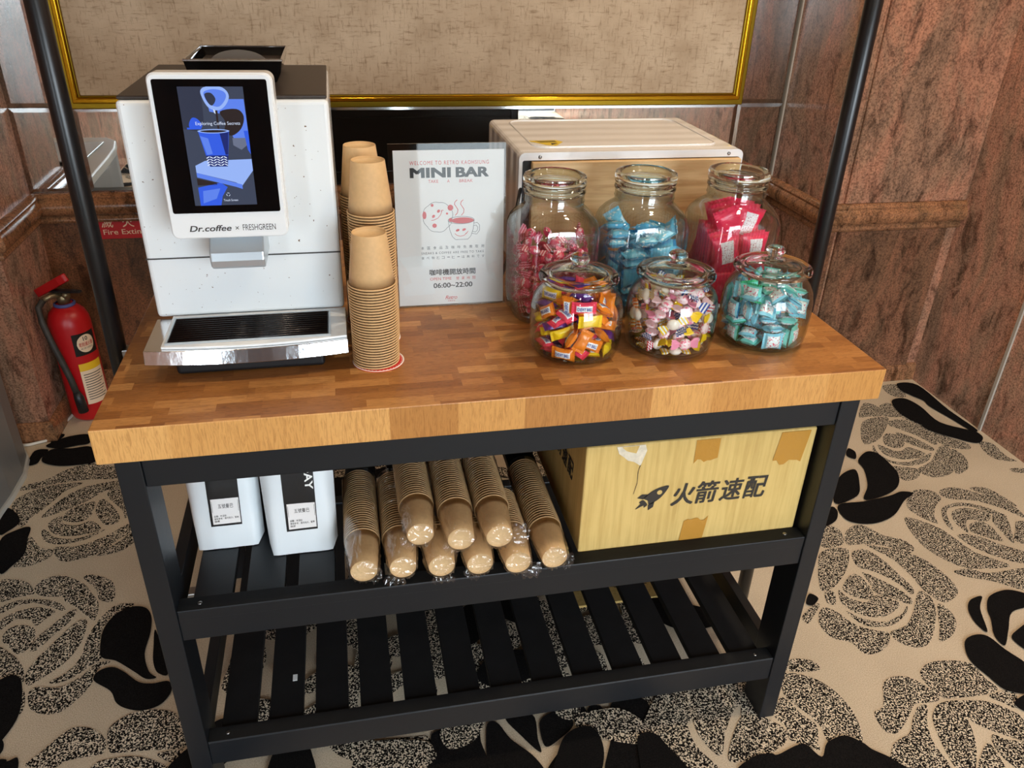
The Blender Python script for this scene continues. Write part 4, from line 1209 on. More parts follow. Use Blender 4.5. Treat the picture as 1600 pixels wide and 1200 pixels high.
pt_('BREAK', 0.588, 0.712, 0.200, 0.019, 1)
for i, chx in enumerate('本區食品及咖啡免費取用'):
    u = 0.222 + i * 0.0565
    pt_(chx, u, u + 0.028, 0.625, 0.020, 0)
pt_('SNEAKS & COFFEE ARE FREE TO TAKE', 0.222, 0.812, 0.657, 0.015, 0, 0.0, 1.2)
for i, chx in enumerate('食べ物とコーヒーは無料です'):
    u = 0.222 + i * 0.0475
    if chx == 'ー':
        pr.sheet([at(u + 0.004, 0.682), at(u + 0.028, 0.682), at(u + 0.028, 0.678), at(u + 0.004, 0.678)], 0.0006, 0, NS)
    else:
        pt_(chx, u, u + 0.026, 0.690, 0.018, 0)
pt_('咖啡機開放時間', 0.292, 0.730, 0.800, 0.042, 0, 0.025)
pt_('OPEN TIME', 0.296, 0.500, 0.834, 0.019, 1)
for i, chx in enumerate('營業時間'):
    u = 0.545 + i * 0.052
    pt_(chx, u, u + 0.028, 0.836, 0.021, 1)
pt_('06:00~22:00', 0.326, 0.700, 0.887, 0.034, 0, 0.02)
pt_('Retro', 0.437, 0.552, 0.968, 0.026, 1, 0.0, 0.9, 0.3)
for i, chx in enumerate('懷舊旅店'):
    u = 0.462 + i * 0.018
    pt_(chx, u, u + 0.014, 0.984, 0.010, 1)
# line drawing: a smiling biscuit leaning on a smiling cup of coffee
def line(pts, w, mi, closed=False):
    q = [at(u, v) for u, v in pts]
    n = len(q)
    for i in range(n if closed else n - 1):
        a, b = Vector(q[i]), Vector(q[(i + 1) % n])
        if (b - a).length < 1e-7:
            continue
        d = (b - a).normalized()
        nn = Vector((-d.y, d.x)) * w
        a2, b2 = a - d * w * 0.5, b + d * w * 0.5
        pr.sheet([tuple(a2 - nn), tuple(b2 - nn), tuple(b2 + nn), tuple(a2 + nn)], 0.0006, mi, NS)
def dot(u, v, ru, rv, mi, rot=0.0, z=0.0007):
    c = at(u, v)
    pts = [(c[0] + ru * PWD * math.cos(t) * math.cos(rot) - rv * PHT * math.sin(t) * math.sin(rot), c[1] + ru * PWD * math.cos(t) * math.sin(rot) + rv * PHT * math.sin(t) * math.cos(rot)) for t in [2 * PI * i / 24 for i in range(24)]]
    pr.sheet(pts, z, mi, NS)
bis = []
for i in range(72):
    t = 2 * PI * i / 72
    r = 1 + 0.055 * abs(math.sin(4 * t + 0.4)) + 0.02 * math.sin(3 * t)
    bis.append((0.385 + 0.132 * r * math.cos(t), 0.415 - 0.093 * r * math.sin(t)))
line(bis, 0.00035, 0, True)
for u, v, ru, rv in ((0.335, 0.340, 0.013, 0.009), (0.262, 0.402, 0.018, 0.024), (0.352, 0.470, 0.020, 0.014), (0.470, 0.395, 0.010, 0.007), (0.502, 0.437, 0.018, 0.013), (0.502, 0.358, 0.026, 0.019)):
    dot(u, v, ru, rv, 1)
dot(0.345, 0.410, 0.016, 0.0085, 1, 0.9)
dot(0.392, 0.378, 0.016, 0.0085, 1, 0.9)
line([(0.325, 0.436), (0.350, 0.434), (0.385, 0.422), (0.410, 0.402), (0.424, 0.378)], 0.0005, 1)
line([(0.415, 0.380), (0.424, 0.372), (0.437, 0.374)], 0.0005, 1)
cupo = [(0.480, 0.440), (0.492, 0.500), (0.515, 0.545), (0.545, 0.566), (0.66, 0.566), (0.69, 0.545), (0.712, 0.500), (0.722, 0.440)]
line(cupo, 0.00035, 0)
line([(0.60 + 0.122 * math.cos(t), 0.440 + 0.024 * math.sin(t)) for t in [2 * PI * i / 36 for i in range(36)]], 0.00035, 0, True)
dot(0.612, 0.442, 0.106, 0.0195, 1)
line([(0.718, 0.462), (0.75, 0.458), (0.772, 0.475), (0.772, 0.510), (0.745, 0.534), (0.700, 0.528)], 0.00035, 0)
line([(0.716, 0.478), (0.742, 0.476), (0.755, 0.490), (0.752, 0.508), (0.735, 0.520), (0.706, 0.516)], 0.00035, 0)
dot(0.566, 0.505, 0.018, 0.0075, 1, 0.35)
dot(0.626, 0.502, 0.018, 0.0075, 1, 0.35)
line([(0.540, 0.526), (0.558, 0.538), (0.590, 0.545), (0.625, 0.540), (0.650, 0.526)], 0.0005, 1)
line([(0.640, 0.528), (0.655, 0.522), (0.664, 0.512)], 0.0005, 1)
for u0 in (0.545, 0.602):
    line([(u0 + 0.02, 0.310), (u0, 0.322), (u0 - 0.005, 0.338), (u0 + 0.012, 0.355), (u0 + 0.026, 0.372), (u0 + 0.022, 0.392), (u0 + 0.002, 0.408)], 0.0006, 1)
pr.build('printing', ['dark_ink', 'red_ink'], pp)
tp = MB()
tp.sheet([at(0.012, 0.672), at(0.32, 0.660), at(0.34, 0.925), at(0.055, 0.935), at(0.04, 0.862), at(0.125, 0.845), at(0.085, 0.76)], 0.00048, 0, NS)
tp.build('tape', 'tape_pale', pp)

# ---------------------------------------------------------------- microwave with an oak front
mw = thing('microwave_oven', (0.3235, 0.67, HT), 'white microwave oven with a pale wood door behind the ribbed jars', 'microwave')
MX0, MX1, MY0, MY1, MZ0, MZ1 = 0.087, 0.560, 0.495, 0.843, 0.908, 1.160
sh = MB()
sh.box(MX0, MX1, MY0 + 0.010, MY1, MZ0, MZ1)
sh.build('casing', 'ridged_enamel', mw, 0.012, 4)
fr = MB()
ro, ri = rrect(MX0, MX1, MZ0, MZ1, 0.013), rrect(MX0 + 0.007, MX1 - 0.007, MZ0 + 0.007, MZ1 - 0.015, 0.004)
FM = frame((0, MY0, 0), (1, 0, 0), (0, 0, 1))
n = len(ro)
vs = [(x, y, z) for z in (0.0, -0.016) for x, y in ro] + [(x, y, z) for z in (0.0, -0.016) for x, y in ri]
fs = []
for i in range(n):
    j = (i + 1) % n
    fs += [(i, j, 2 * n + j, 2 * n + i), (j, i, n + i, n + j), (2 * n + i, 2 * n + j, 3 * n + j, 3 * n + i)]
fr.add(vs, fs, 0, False, FM)
fr.build('front_rim', 'white_enamel', mw)
MB().box(MX0 + 0.006, MX1 - 0.006, MY0 + 0.007, MY0 + 0.012, MZ0 + 0.004, MZ1 - 0.008).build('inner_front', 'black_plastic', mw)
MB().box(MX0 + 0.0255, MX1 - 0.008, MY0 - 0.012, MY0 + 0.006, MZ0 + 0.006, MZ1 - 0.017).build('door', 'veneer', mw, 0.001)
for x in (MX0 + 0.042, MX1 - 0.032):
    MB().lathe([(0, 0.002), (0.0028, 0.0015), (0.0038, 0.0), (0.0038, -0.001), (0, -0.001)], 16, 0, frame((x, MY0 - 0.0005, MZ1 - 0.0085), (1, 0, 0), (0, 0, 1))).build('screw', 'screw', mw)
em = MB()
pts = rrect(MX0 + 0.04, MX1 - 0.035, MY0 + 0.045, MY1 - 0.03, 0.03)
for i in range(len(pts)):
    a, b = pts[i], pts[(i + 1) % len(pts)]
    if math.hypot(a[0] - b[0], a[1] - b[1]) > 1e-6:
        em.tube([(a[0], a[1], MZ1), (b[0], b[1], MZ1)], 0.0022, 8, 0, False)
em.build('pressed_rib', 'white_enamel', mw)
st = MB()
stp = [(0.128, 0.600), (0.188, 0.603), (0.198, 0.585), (0.176, 0.552), (0.158, 0.560)]
st.prism(stp, MZ1 + 0.0002, MZ1 + 0.0007)
for i in range(3):
    st.sheet([(0.142 + 0.003 * i, 0.596 - i * 0.006), (0.184, 0.597 - i * 0.006), (0.184, 0.594 - i * 0.006), (0.142 + 0.003 * i, 0.593 - i * 0.006)], MZ1 + 0.0009, 1)
st.sheet([(0.168, 0.558), (0.184, 0.572), (0.170, 0.574)], MZ1 + 0.0009, 1)
st.build('warning_label', ['warn_yellow', 'dark_ink'], mw)
for x in (MX0 + 0.04, MX1 - 0.04):
    for y in (MY0 + 0.04, MY1 - 0.04):
        MB().lathe([(0, 0.0006), (0.012, 0.0006), (0.014, 0.0085), (0, 0.0085)], 18, 0, Matrix.Translation((x, y, HT))).build('foot', 'black_plastic', mw)
cd = [(0.092, 0.497, 1.09), (0.080, 0.470, 1.06), (0.066, 0.440, 1.02), (0.058, 0.425, 0.985), (0.050, 0.440, 0.94), (0.046, 0.470, 0.905), (0.050, 0.56, 0.905), (0.055, 0.78, 0.905)]
MB().tube(cd, 0.0036, 8).build('power_cord', 'black_plastic', mw)

# ---------------------------------------------------------------- glass sweet jars
def front_jar_meshes():
    prof = [(0, 0.003), (0.050, 0.003), (0.054, 0.0005), (0.060, 0.0005), (0.070, 0.004), (0.0765, 0.013), (0.0785, 0.028), (0.0790, 0.060), (0.0782, 0.082), (0.0745, 0.099),
            (0.0675, 0.112), (0.0605, 0.120), (0.0580, 0.1255), (0.0600, 0.1285)]
    inner = [(0.0560, 0.1285), (0.0555, 0.1240), (0.0585, 0.118), (0.0655, 0.110), (0.0725, 0.0975), (0.0762, 0.0815), (0.0768, 0.060), (0.0763, 0.029), (0.0742, 0.014), (0.066, 0.0065), (0.050, 0.0052), (0, 0.0052)]
    body = MB().lathe(prof + inner, 64)
    lid = MB().lathe([(0, 0.1478), (0.012, 0.1472), (0.022, 0.1455), (0.034, 0.1412), (0.044, 0.1362), (0.0490, 0.1352), (0.0512, 0.1262), (0.054, 0.1262), (0.0545, 0.1293), (0.0640, 0.1296), (0.0672, 0.1325), (0.0676, 0.1370), (0.0650, 0.1410), (0.0600, 0.1430), (0.0540, 0.1424), (0.0500, 0.1412),
                      (0.0440, 0.1422), (0.034, 0.1472), (0.022, 0.1512), (0.0135, 0.1530), (0.0110, 0.1555), (0.0118, 0.1585), (0.0150, 0.1620), (0.0163, 0.1660), (0.0152, 0.1705), (0.011, 0.1738), (0.005, 0.1752), (0, 0.1754)], 64)
    return body, lid
fb, flid = front_jar_meshes()
fb_me = fl_me = None
jars = []
for x, y, lab in ((0.120, 0.1535, 'round glass jar with knob lid holding orange and yellow wrapped chews'),
                  (0.2895, 0.1475, 'round glass jar with knob lid holding twist-wrapped pink and yellow striped sweets'),
                  (0.4690, 0.1495, 'round glass jar with knob lid holding teal pillow-wrapped sweets')):
    j = thing('candy_jar', (x, y, HT), lab, 'jar', 'round glass jars in the front row')
    if fb_me is None:
        o1 = fb.build('jar_body', 'jar_glass', j, world=False)
        o2 = flid.build('lid', 'lid_glass', j, world=False)
        fb_me, fl_me = o1.data, o2.data
    else:
        for nm, me in (('jar_body', fb_me), ('lid', fl_me)):
            o = bpy.data.objects.new(nm, me)
            COL.objects.link(o)
            o.parent = j
    jars.append(j)

def sq(r, a, n):
    """rounded square: radius at angle a of a superellipse with half side r"""
    c, s = abs(math.cos(a)), abs(math.sin(a))
    return r / (c ** n + s ** n) ** (1.0 / n)
def ribbed_jar():
    prof = [(0, 0.004), (0.060, 0.004), (0.066, 0.0005), (0.074, 0.003), (0.0785, 0.012), (0.0795, 0.026)]
    prof += [(0.0797, 0.030 + 0.134 * i / 10) for i in range(11)]
    prof += [(0.0792, 0.170), (0.0765, 0.181), (0.070, 0.192), (0.0615, 0.2005), (0.0560, 0.205), (0.0545, 0.208), (0.0545, 0.214), (0.0558, 0.216), (0.0545, 0.218), (0.0545, 0.228)]
    def rad(r, z, a):
        t = min(max((z - 0.165) / 0.038, 0), 1)
        rr = sq(r, a, 3.6 + (2 - 3.6) * t)
        if 0.0295 < z < 0.1645:
            f = min((z - 0.029) / 0.012, (0.165 - z) / 0.012, 1)
            rr += 0.0026 * f * (abs(math.sin(42 * a)) - 1)
        return rr
    mb = MB().lathe(prof, 504, 0, None, True, rad)
    inner = [(0.0515, 0.228), (0.0515, 0.207), (0.0590, 0.1985), (0.0675, 0.190), (0.0738, 0.180), (0.0762, 0.170), (0.0765, 0.03), (0.0752, 0.014), (0.066, 0.0075), (0, 0.007)]
    mb.lathe(inner, 96, 0, None, True, lambda r, z, a: sq(r, a, 3.6 + (2 - 3.6) * min(max((z - 0.165) / 0.038, 0), 1)))
    lid = MB().lathe([(0, 0.2440), (0.030, 0.2442), (0.0440, 0.2455), (0.0475, 0.2440), (0.0480, 0.2262), (0.050, 0.2262), (0.0508, 0.2286), (0.0555, 0.2286), (0.0568, 0.2315), (0.0560, 0.2355), (0.0540, 0.2375), (0.0555, 0.2400), (0.0570, 0.2440), (0.0572, 0.2540), (0.0555, 0.2590), (0.0515, 0.2605),
                      (0.0475, 0.2590), (0.0450, 0.2540), (0.0430, 0.2500), (0.030, 0.2485), (0, 0.2480)], 64)
    return mb, lid
rb_, rlid = ribbed_jar()
rb_me = rl_me = None
rjars = []
for x, y, lab in ((0.1175, 0.330, 'tall ribbed glass jar holding red wrapped sweets, beside the mini bar sign'),
                  (0.2905, 0.334, 'tall ribbed glass jar holding blue sweets'),
                  (0.4740, 0.334, 'tall ribbed glass jar holding hot pink packets with white printing')):
    j = thing('ribbed_jar', (x, y, HT), lab, 'jar', 'tall ribbed jars in the back row')
    if rb_me is None:
        o1 = rb_.build('jar_body', 'ribbed_glass', j, world=False)
        o2 = rlid.build('lid', 'lid_glass', j, world=False)
        rb_me, rl_me = o1.data, o2.data
    else:
        for nm, me in (('jar_body', rb_me), ('lid', rl_me)):
            o = bpy.data.objects.new(nm, me)
            COL.objects.link(o)
            o.parent = j
    rjars.append(j)

# ---------------------------------------------------------------- sweets
PILES = {
 'chew': '325,416,62,32,0,0,95;-66,524,62,7,0,0,-100;-23,-221,62,99,0,0,-15;224,-375,62,63,0,0,-78;180,611,230,11,11,70,70;-416,-180,62,29,0,0,96;408,168,105,71,-71,0,0;-273,67,105,16,16,69,69;-327,-481,105,68,68,-21,-21;275,-209,187,50,0,0,87;-105,427,105,5,5,-71,-71;-88,-461,130,89,17,3,-42;208,271,244,69,-21,-22,65;-473,228,105,65,-65,-28,28;158,-314,297,15,18,7,-97;483,-325,105,62,-62,-33,33;-424,399,105,65,65,28,28;-291,-137,284,54,-48,-57,39;79,270,305,76,-18,-24,57;20,156,62,79,0,0,-62;-32,-345,363,98,11,-15,-6;503,-67,105,62,62,34,34;-425,306,272,32,0,0,95;-575,-165,187,0,79,-61,0;592,236,329,68,49,-44,-32;-248,445,272,34,0,0,94;91,-562,296,67,-72,19,4;412,119,316,70,32,-4,-63;-507,90,392,92,-2,-31,-23;-56,-651,397,66,53,-41,33;37,-16,345,11,-18,-64,74;-424,433,397,38,0,0,-92;-455,-195,421,12,-99,5,-7;305,-529,435,89,-4,39,22;3,-136,390,75,54,-36,11;-229,-574,427,17,-51,9,84;451,-260,366,36,33,44,75;51,600,397,0,-100,5,0;-337,-393,443,78,-61,-10,-9;399,-322,520,95,18,-8,-24;-285,280,476,36,23,-10,90;-430,-248,542,1,7,12,-99;73,-357,553,97,19,-16,2;298,402,464,87,32,20,30;-596,104,543,4,65,-76,3;517,-40,435,47,6,-19,86;-54,79,498,92,-14,4,37;-376,-336,658,97,10,-10,21;372,-3,575,6,-2,-19,98;-124,287,625,33,3,-18,-93;-370,-20,673,6,2,5,100;84,35,688,69,-19,-19,67;-344,376,706,4,8,-8,-99;-45,-224,740,69,34,-8,-63;398,331,594,30,-29,61,-67;11,600,522,0,100,-1,0;-578,-249,800,52,21,70,43;212,548,691,25,-25,-66,66;-521,30,801,5,85,-52,1;-316,-421,776,55,1,-14,82;636,-90,605,35,57,-44,-61;-197,611,690,70,-70,-11,11;48,-642,739,4,2,-71,-70;239,5,766,43,-47,-72,27;-30,581,858,0,-2,100,0;-49,-557,952,70,71,-3,-4;268,-427,727,6,-90,34,27;-420,312,917,21,-67,23,67;-11,-507,783,58,59,40,-41;544,294,781,55,63,-23,-50;-10,270,824,39,-14,46,-79;-272,-395,915,25,71,36,-55;402,-172,836,53,2,-75,-40;-344,165,833,86,9,-1,-51;-139,-214,843,13,52,78,33;487,-235,837,50,-39,75,15;86,-58,911,38,82,-39,-15;314,-449,865,9,-92,-25,29;366,283,905,28,7,90,33;-264,340,939,56,-61,22,-51;9,-210,1000,52,-12,-34,78;302,411,926,55,-73,0,-41;-54,515,983,6,0,0,-100;-432,78,963,32,32,66,59;370,79,846,80,26,51,15;139,408,945,64,48,0,60;-272,-275,979,8,41,91,-9;500,-1,929,70,-47,18,51;366,183,961,34,-89,11,-27;96,88,930,76,-44,-8,-47',
 'twist': '476,-203,65,56,0,0,-83;-323,84,65,98,0,0,18;185,-366,105,68,68,-20,-20;377,358,65,92,0,0,-39;-67,492,65,99,0,0,13;-375,-157,65,0,18,-98,0;60,83,65,60,0,0,-80;-495,250,152,50,-5,-18,-85;-290,-281,105,13,-13,70,-70;432,406,195,92,0,0,-40;-450,358,261,88,-18,3,44;386,-266,242,2,6,9,99;228,-76,212,8,-13,-69,-70;-27,627,235,1,-1,71,-71;-64,-517,65,6,0,0,100;583,109,325,63,0,0,77;25,378,195,16,0,0,99;-283,14,195,27,0,0,-96;583,108,455,77,0,0,-63;-414,-220,319,40,-2,14,-91;-10,-464,302,29,-19,54,77;587,34,584,72,0,0,-69;-129,564,405,9,0,0,-100;349,-218,567,62,37,-58,37;416,77,380,56,53,-47,-43;240,93,195,0,-4,-100,0;46,-627,235,2,-2,71,-71;529,-327,561,65,35,-55,39;253,536,480,95,-5,24,-20;415,-523,460,63,-31,-63,-31;211,96,517,94,0,-14,-31;1,374,334,100,4,-2,9;66,-249,408,10,36,64,-67;117,331,602,28,-12,5,95;-175,197,437,81,18,14,-54;-252,-399,346,83,-11,-35,41;-393,-255,578,39,-2,14,-91;1,-78,503,22,-7,-73,65;-440,236,463,43,37,1,82;314,-408,769,22,25,32,-89;491,318,707,46,-24,22,83;-423,-225,454,2,-61,78,14;-26,-440,535,35,-57,73,-15;-637,127,540,13,65,-16,-73;-642,-79,593,73,-14,65,-14;118,600,746,66,-71,24,8;-250,571,660,74,63,25,1;-198,-591,597,34,-11,62,70;263,-6,704,100,-1,-5,7;396,277,900,14,-47,-43,76;-337,-334,686,1,-7,12,-99;117,-61,861,15,21,-70,-67;-269,92,697,1,96,-20,18;-302,-354,810,89,14,1,43;375,-82,1001,3,98,17,-4;-293,368,744,15,96,20,-12;-283,-432,916,28,10,-9,95;-31,-448,974,89,-32,20,-24;-340,373,959,67,65,31,19;445,-78,869,3,97,22,-4;420,175,867,2,-54,-20,82;22,453,797,98,-13,11,-10;61,-481,775,0,-38,-83,-41;213,-409,904,0,-38,-83,-41;103,461,954,2,-14,-78,-61;-468,15,840,4,68,-39,-62;-27,-201,952,70,-65,-4,29;82,467,947,71,66,9,-23;-307,43,877,29,44,-66,-54;306,-325,1037,91,18,-1,37;108,173,1012,95,-3,-10,-31;-239,-205,1035,8,-85,-50,16;211,-322,1025,7,-36,92,18;15,197,713,29,-7,92,25;-523,-63,947,39,-52,-39,66;-257,177,982,22,-39,-66,60',
 'pillow': '183,100,72,97,0,0,24;333,364,72,37,0,0,93;-43,-248,72,88,0,0,-47;466,-34,150,71,71,0,0;-425,239,72,88,0,0,48;-371,-326,72,91,0,0,-42;369,-459,180,30,-64,30,64;-579,-64,150,53,53,-47,-47;149,-474,180,8,70,8,-70;449,-284,215,21,-59,39,68;-497,271,217,52,0,0,-86;-415,-317,217,90,0,0,43;356,326,218,99,0,0,17;-108,201,210,73,8,-5,-68;-169,-51,318,88,11,-14,43;485,98,180,50,-50,-50,-50;-560,318,440,36,-36,61,-61;-72,-492,351,8,60,78,-15;198,-79,286,64,18,-20,-72;-191,457,180,70,-10,70,10;-564,-54,372,66,0,0,75;187,-461,473,4,-14,-97,19;22,571,150,4,-4,-71,71;-79,-578,150,71,-71,5,-5;45,362,383,5,64,-77,-5;203,602,452,7,18,70,69;-130,-363,474,79,-9,13,59;489,313,470,45,-55,-45,-55;-277,574,510,17,17,-69,-69;-642,-58,595,53,53,-47,-47;-155,42,624,28,-69,7,66;-337,293,512,8,-44,56,-70;-318,-213,512,23,-71,-3,67;526,-120,431,19,98,-10,0;-391,32,595,26,-26,66,-66;-493,-295,625,70,10,70,-10;89,-62,509,96,17,-1,-21;191,295,619,70,-25,-63,-22;-65,-281,691,73,67,-9,-10;417,144,515,6,1,68,73;-26,447,634,87,10,35,-34;-261,-486,692,96,15,5,-25;497,-273,620,48,34,33,-74;-560,317,740,61,61,36,36;-450,-275,890,6,45,89,1;85,-48,668,59,14,11,-79;-183,241,884,50,-2,74,-45;-451,36,895,7,-7,-70,70;491,-38,640,5,-4,-56,83;-339,307,864,40,16,-68,-59;-416,-79,928,49,57,41,-52;257,583,747,10,21,69,68;-256,476,870,28,57,-39,67;117,-545,763,6,-34,-7,-93;436,-185,890,61,-26,-8,-74;247,433,935,35,57,38,-64;291,-429,778,36,-35,4,-86;388,311,841,66,20,71,-15;13,486,905,46,74,2,50;-82,-443,930,61,26,-20,-72;119,210,881,52,-5,3,-85;-54,-154,903,2,75,66,-4;-415,-265,938,21,72,16,-64;429,134,932,71,9,64,-26;498,-68,935,31,-60,40,-62;183,-365,991,85,-18,24,-43',
 'red': '325,-190,110,70,70,-13,-13;-396,120,77,79,0,0,61;-243,-536,77,100,0,0,0;536,259,77,0,69,72,0;-169,120,77,79,0,0,61;-423,-345,77,0,0,100,0;462,-478,237,59,19,-77,14;-610,-38,232,71,0,0,71;-154,-203,110,0,0,-71,-71;254,555,77,100,0,0,-8;83,112,77,83,0,0,56;-468,-406,232,100,0,0,-6;255,64,213,96,2,17,-24;-95,469,110,66,66,-25,-25;145,-443,77,84,0,0,55;267,-549,238,83,0,56,0;-267,597,322,100,0,0,0;22,-390,233,1,0,100,0;415,572,265,70,70,-12,-12;62,642,380,50,-51,50,49;-597,-268,387,0,71,71,0;451,-163,318,71,4,-4,70;-275,-52,272,0,0,22,98;-387,-15,425,69,-15,-15,-69;409,-446,540,15,24,96,3;-311,414,216,32,86,-39,14;-386,-477,387,0,70,-71,0;606,-59,208,35,61,35,61;-24,305,350,42,-15,52,-73;17,-72,426,75,-25,36,-49;308,304,308,89,11,-29,-35;-538,320,240,6,52,1,-85;-41,-610,232,0,0,0,-100;638,-259,348,61,-35,62,-36;-331,378,528,0,8,6,100;-609,-160,587,5,-71,-70,-5;582,371,475,47,-37,-63,49;264,478,500,51,-19,46,-71;-586,-526,690,65,-27,65,27;447,-75,502,83,12,2,54;-492,179,699,0,1,95,-31;-197,-316,481,42,56,-42,-58;393,471,708,2,6,-99,-12;-643,204,452,46,54,46,54;-388,21,579,69,-15,15,69;-4,-525,608,35,72,14,-59;-275,598,477,0,-100,-1,0;28,441,755,30,-45,55,63;164,5,503,34,55,-71,-27;155,643,797,15,-15,69,69;-373,-488,575,49,49,-51,-51;481,269,642,5,2,13,-99;-271,596,632,100,0,0,0;-177,-643,543,48,48,-52,52;290,-111,661,24,70,66,14;-604,-157,822,7,70,-71,8;345,-593,717,19,4,69,-70;643,-183,654,43,56,-43,-56;-377,515,847,64,30,-30,64;-299,-381,762,95,0,0,32;79,122,666,60,-30,-13,73;-413,358,951,24,67,24,66;-604,282,823,67,-20,-21,-69;441,-218,769,35,-61,-62,33;-275,643,1180,71,-71,1,1;11,-286,691,48,71,-7,-51;605,241,802,9,-70,70,9;-211,317,993,39,-51,38,-66;249,195,838,98,-16,6,-11;-17,642,961,15,-15,69,69;-167,95,705,26,64,-44,-56;-234,-384,917,0,98,-21,0;141,-491,881,17,-83,-30,44;-154,-17,920,37,-10,80,-46;250,-632,1058,64,-60,35,34;642,17,1055,70,9,70,9;-599,326,1019,36,-67,-31,57;-535,-60,1127,14,49,18,84;183,-43,946,68,19,16,-69;295,479,1051,65,6,41,-64;-402,219,1203,12,60,-21,-77;346,-287,967,57,-25,43,-65;-295,477,1283,81,52,15,-23;-151,-458,1106,46,46,54,53;631,-278,864,58,-40,54,-46;-604,-312,1136,63,30,-32,63;-406,-477,1098,45,55,-48,-52;537,497,1037,49,62,-49,36;144,290,1140,93,29,-14,18;544,-343,1035,1,-75,-64,-18;449,168,1090,87,-3,34,37;33,470,1303,30,-69,-50,43;-453,-503,1304,97,5,7,-23;104,-167,1053,15,-52,82,20;438,-464,1174,63,-38,48,-48;617,296,1317,48,51,-34,-62',
 'blue': '426,0,80,100,0,0,5;-396,279,80,100,0,0,1;378,-310,80,0,-100,-5,0;454,312,185,68,-17,14,70;34,341,80,100,0,0,1;-465,-214,80,71,0,0,-71;321,450,291,17,69,69,-14;-466,-120,240,0,1,-100,0;-232,-496,184,0,23,0,97;428,32,384,14,5,-36,92;-99,589,180,0,0,-71,-71;17,-276,237,17,-66,-72,16;539,46,618,66,26,26,-66;-108,366,326,96,29,0,0;290,-271,418,13,13,-70,70;616,-353,771,69,1,72,-4;16,195,474,53,27,9,-80;-240,-523,459,100,0,-3,0;269,-540,683,69,0,-73,0;-428,-161,450,99,0,-9,10;-299,-544,716,11,15,-70,-69;444,-437,760,49,-51,52,-48;-433,197,513,4,26,-48,-84;-240,-523,980,3,0,100,0;277,-81,810,54,45,-55,-45;23,207,674,53,27,9,-80;244,-521,326,0,-98,0,19;436,481,660,53,44,56,-46;-354,-202,629,81,5,-7,-58;21,-458,735,57,59,-42,-38;515,-248,1093,70,11,-16,-69;-611,-369,760,6,70,6,-70;-247,-523,1140,3,1,100,0;356,-320,1205,16,-19,0,97;-505,-99,877,60,59,-41,-36;248,-634,1114,71,-70,-2,-3;537,528,1157,66,-22,68,23;-194,-50,862,87,6,43,25;-537,-191,1248,70,-7,-10,-70;174,640,969,51,-51,-49,-49;-85,253,967,82,-53,-23,-5;-48,-107,1034,34,-6,-92,16;168,640,539,71,71,2,-2;-539,534,410,26,-66,26,66;328,239,1103,16,-86,-35,33;-187,640,1115,47,47,53,-53;-324,481,695,68,-61,-18,37;-470,-111,1399,12,99,0,0;346,-218,1365,8,-80,57,-17;635,37,1416,62,33,63,31;246,333,1366,93,-26,9,24;-40,-458,1346,10,70,-70,10;-557,406,967,62,35,71,-3;-243,303,1170,61,1,-36,-71;-470,200,1455,0,0,27,96;-311,505,1448,74,43,29,-44',
 'pink': '-286,-525,480,52,49,-51,48;289,-525,481,46,54,-48,52;-289,-353,485,52,50,-52,45;299,-353,490,56,51,-49,43;-298,-181,475,46,52,-48,53;293,-181,491,49,48,-53,51;-274,-9,478,54,53,-50,42;274,-9,487,55,52,-50,42;-279,163,490,47,45,-54,54;299,163,468,55,47,-50,47;-302,335,471,55,47,-50,48;295,335,493,50,52,-48,50;-300,507,467,49,50,-51,50;270,507,472,47,53,-47,52;-275,-525,1162,44,45,-55,55;274,-525,1188,48,51,-50,51;-273,-353,1199,44,45,-53,57;273,-353,1175,51,48,-52,49;-288,-181,1175,49,48,-53,50;289,-181,1172,42,47,-54,56;-293,-9,1177,55,51,-47,46;273,-9,1193,45,46,-53,56;-287,163,1186,55,52,-45,47;265,163,1181,48,51,-47,54;-293,335,1171,54,52,-50,43;274,335,1165,49,54,-47,49;-194,-300,1620,40,42,-59,56;169,-300,1623,57,56,-42,43;-189,-60,1641,44,47,-52,57;195,-60,1627,56,51,-47,44;-177,180,1633,46,42,-56,55;172,180,1634,55,53,-48,42',
}


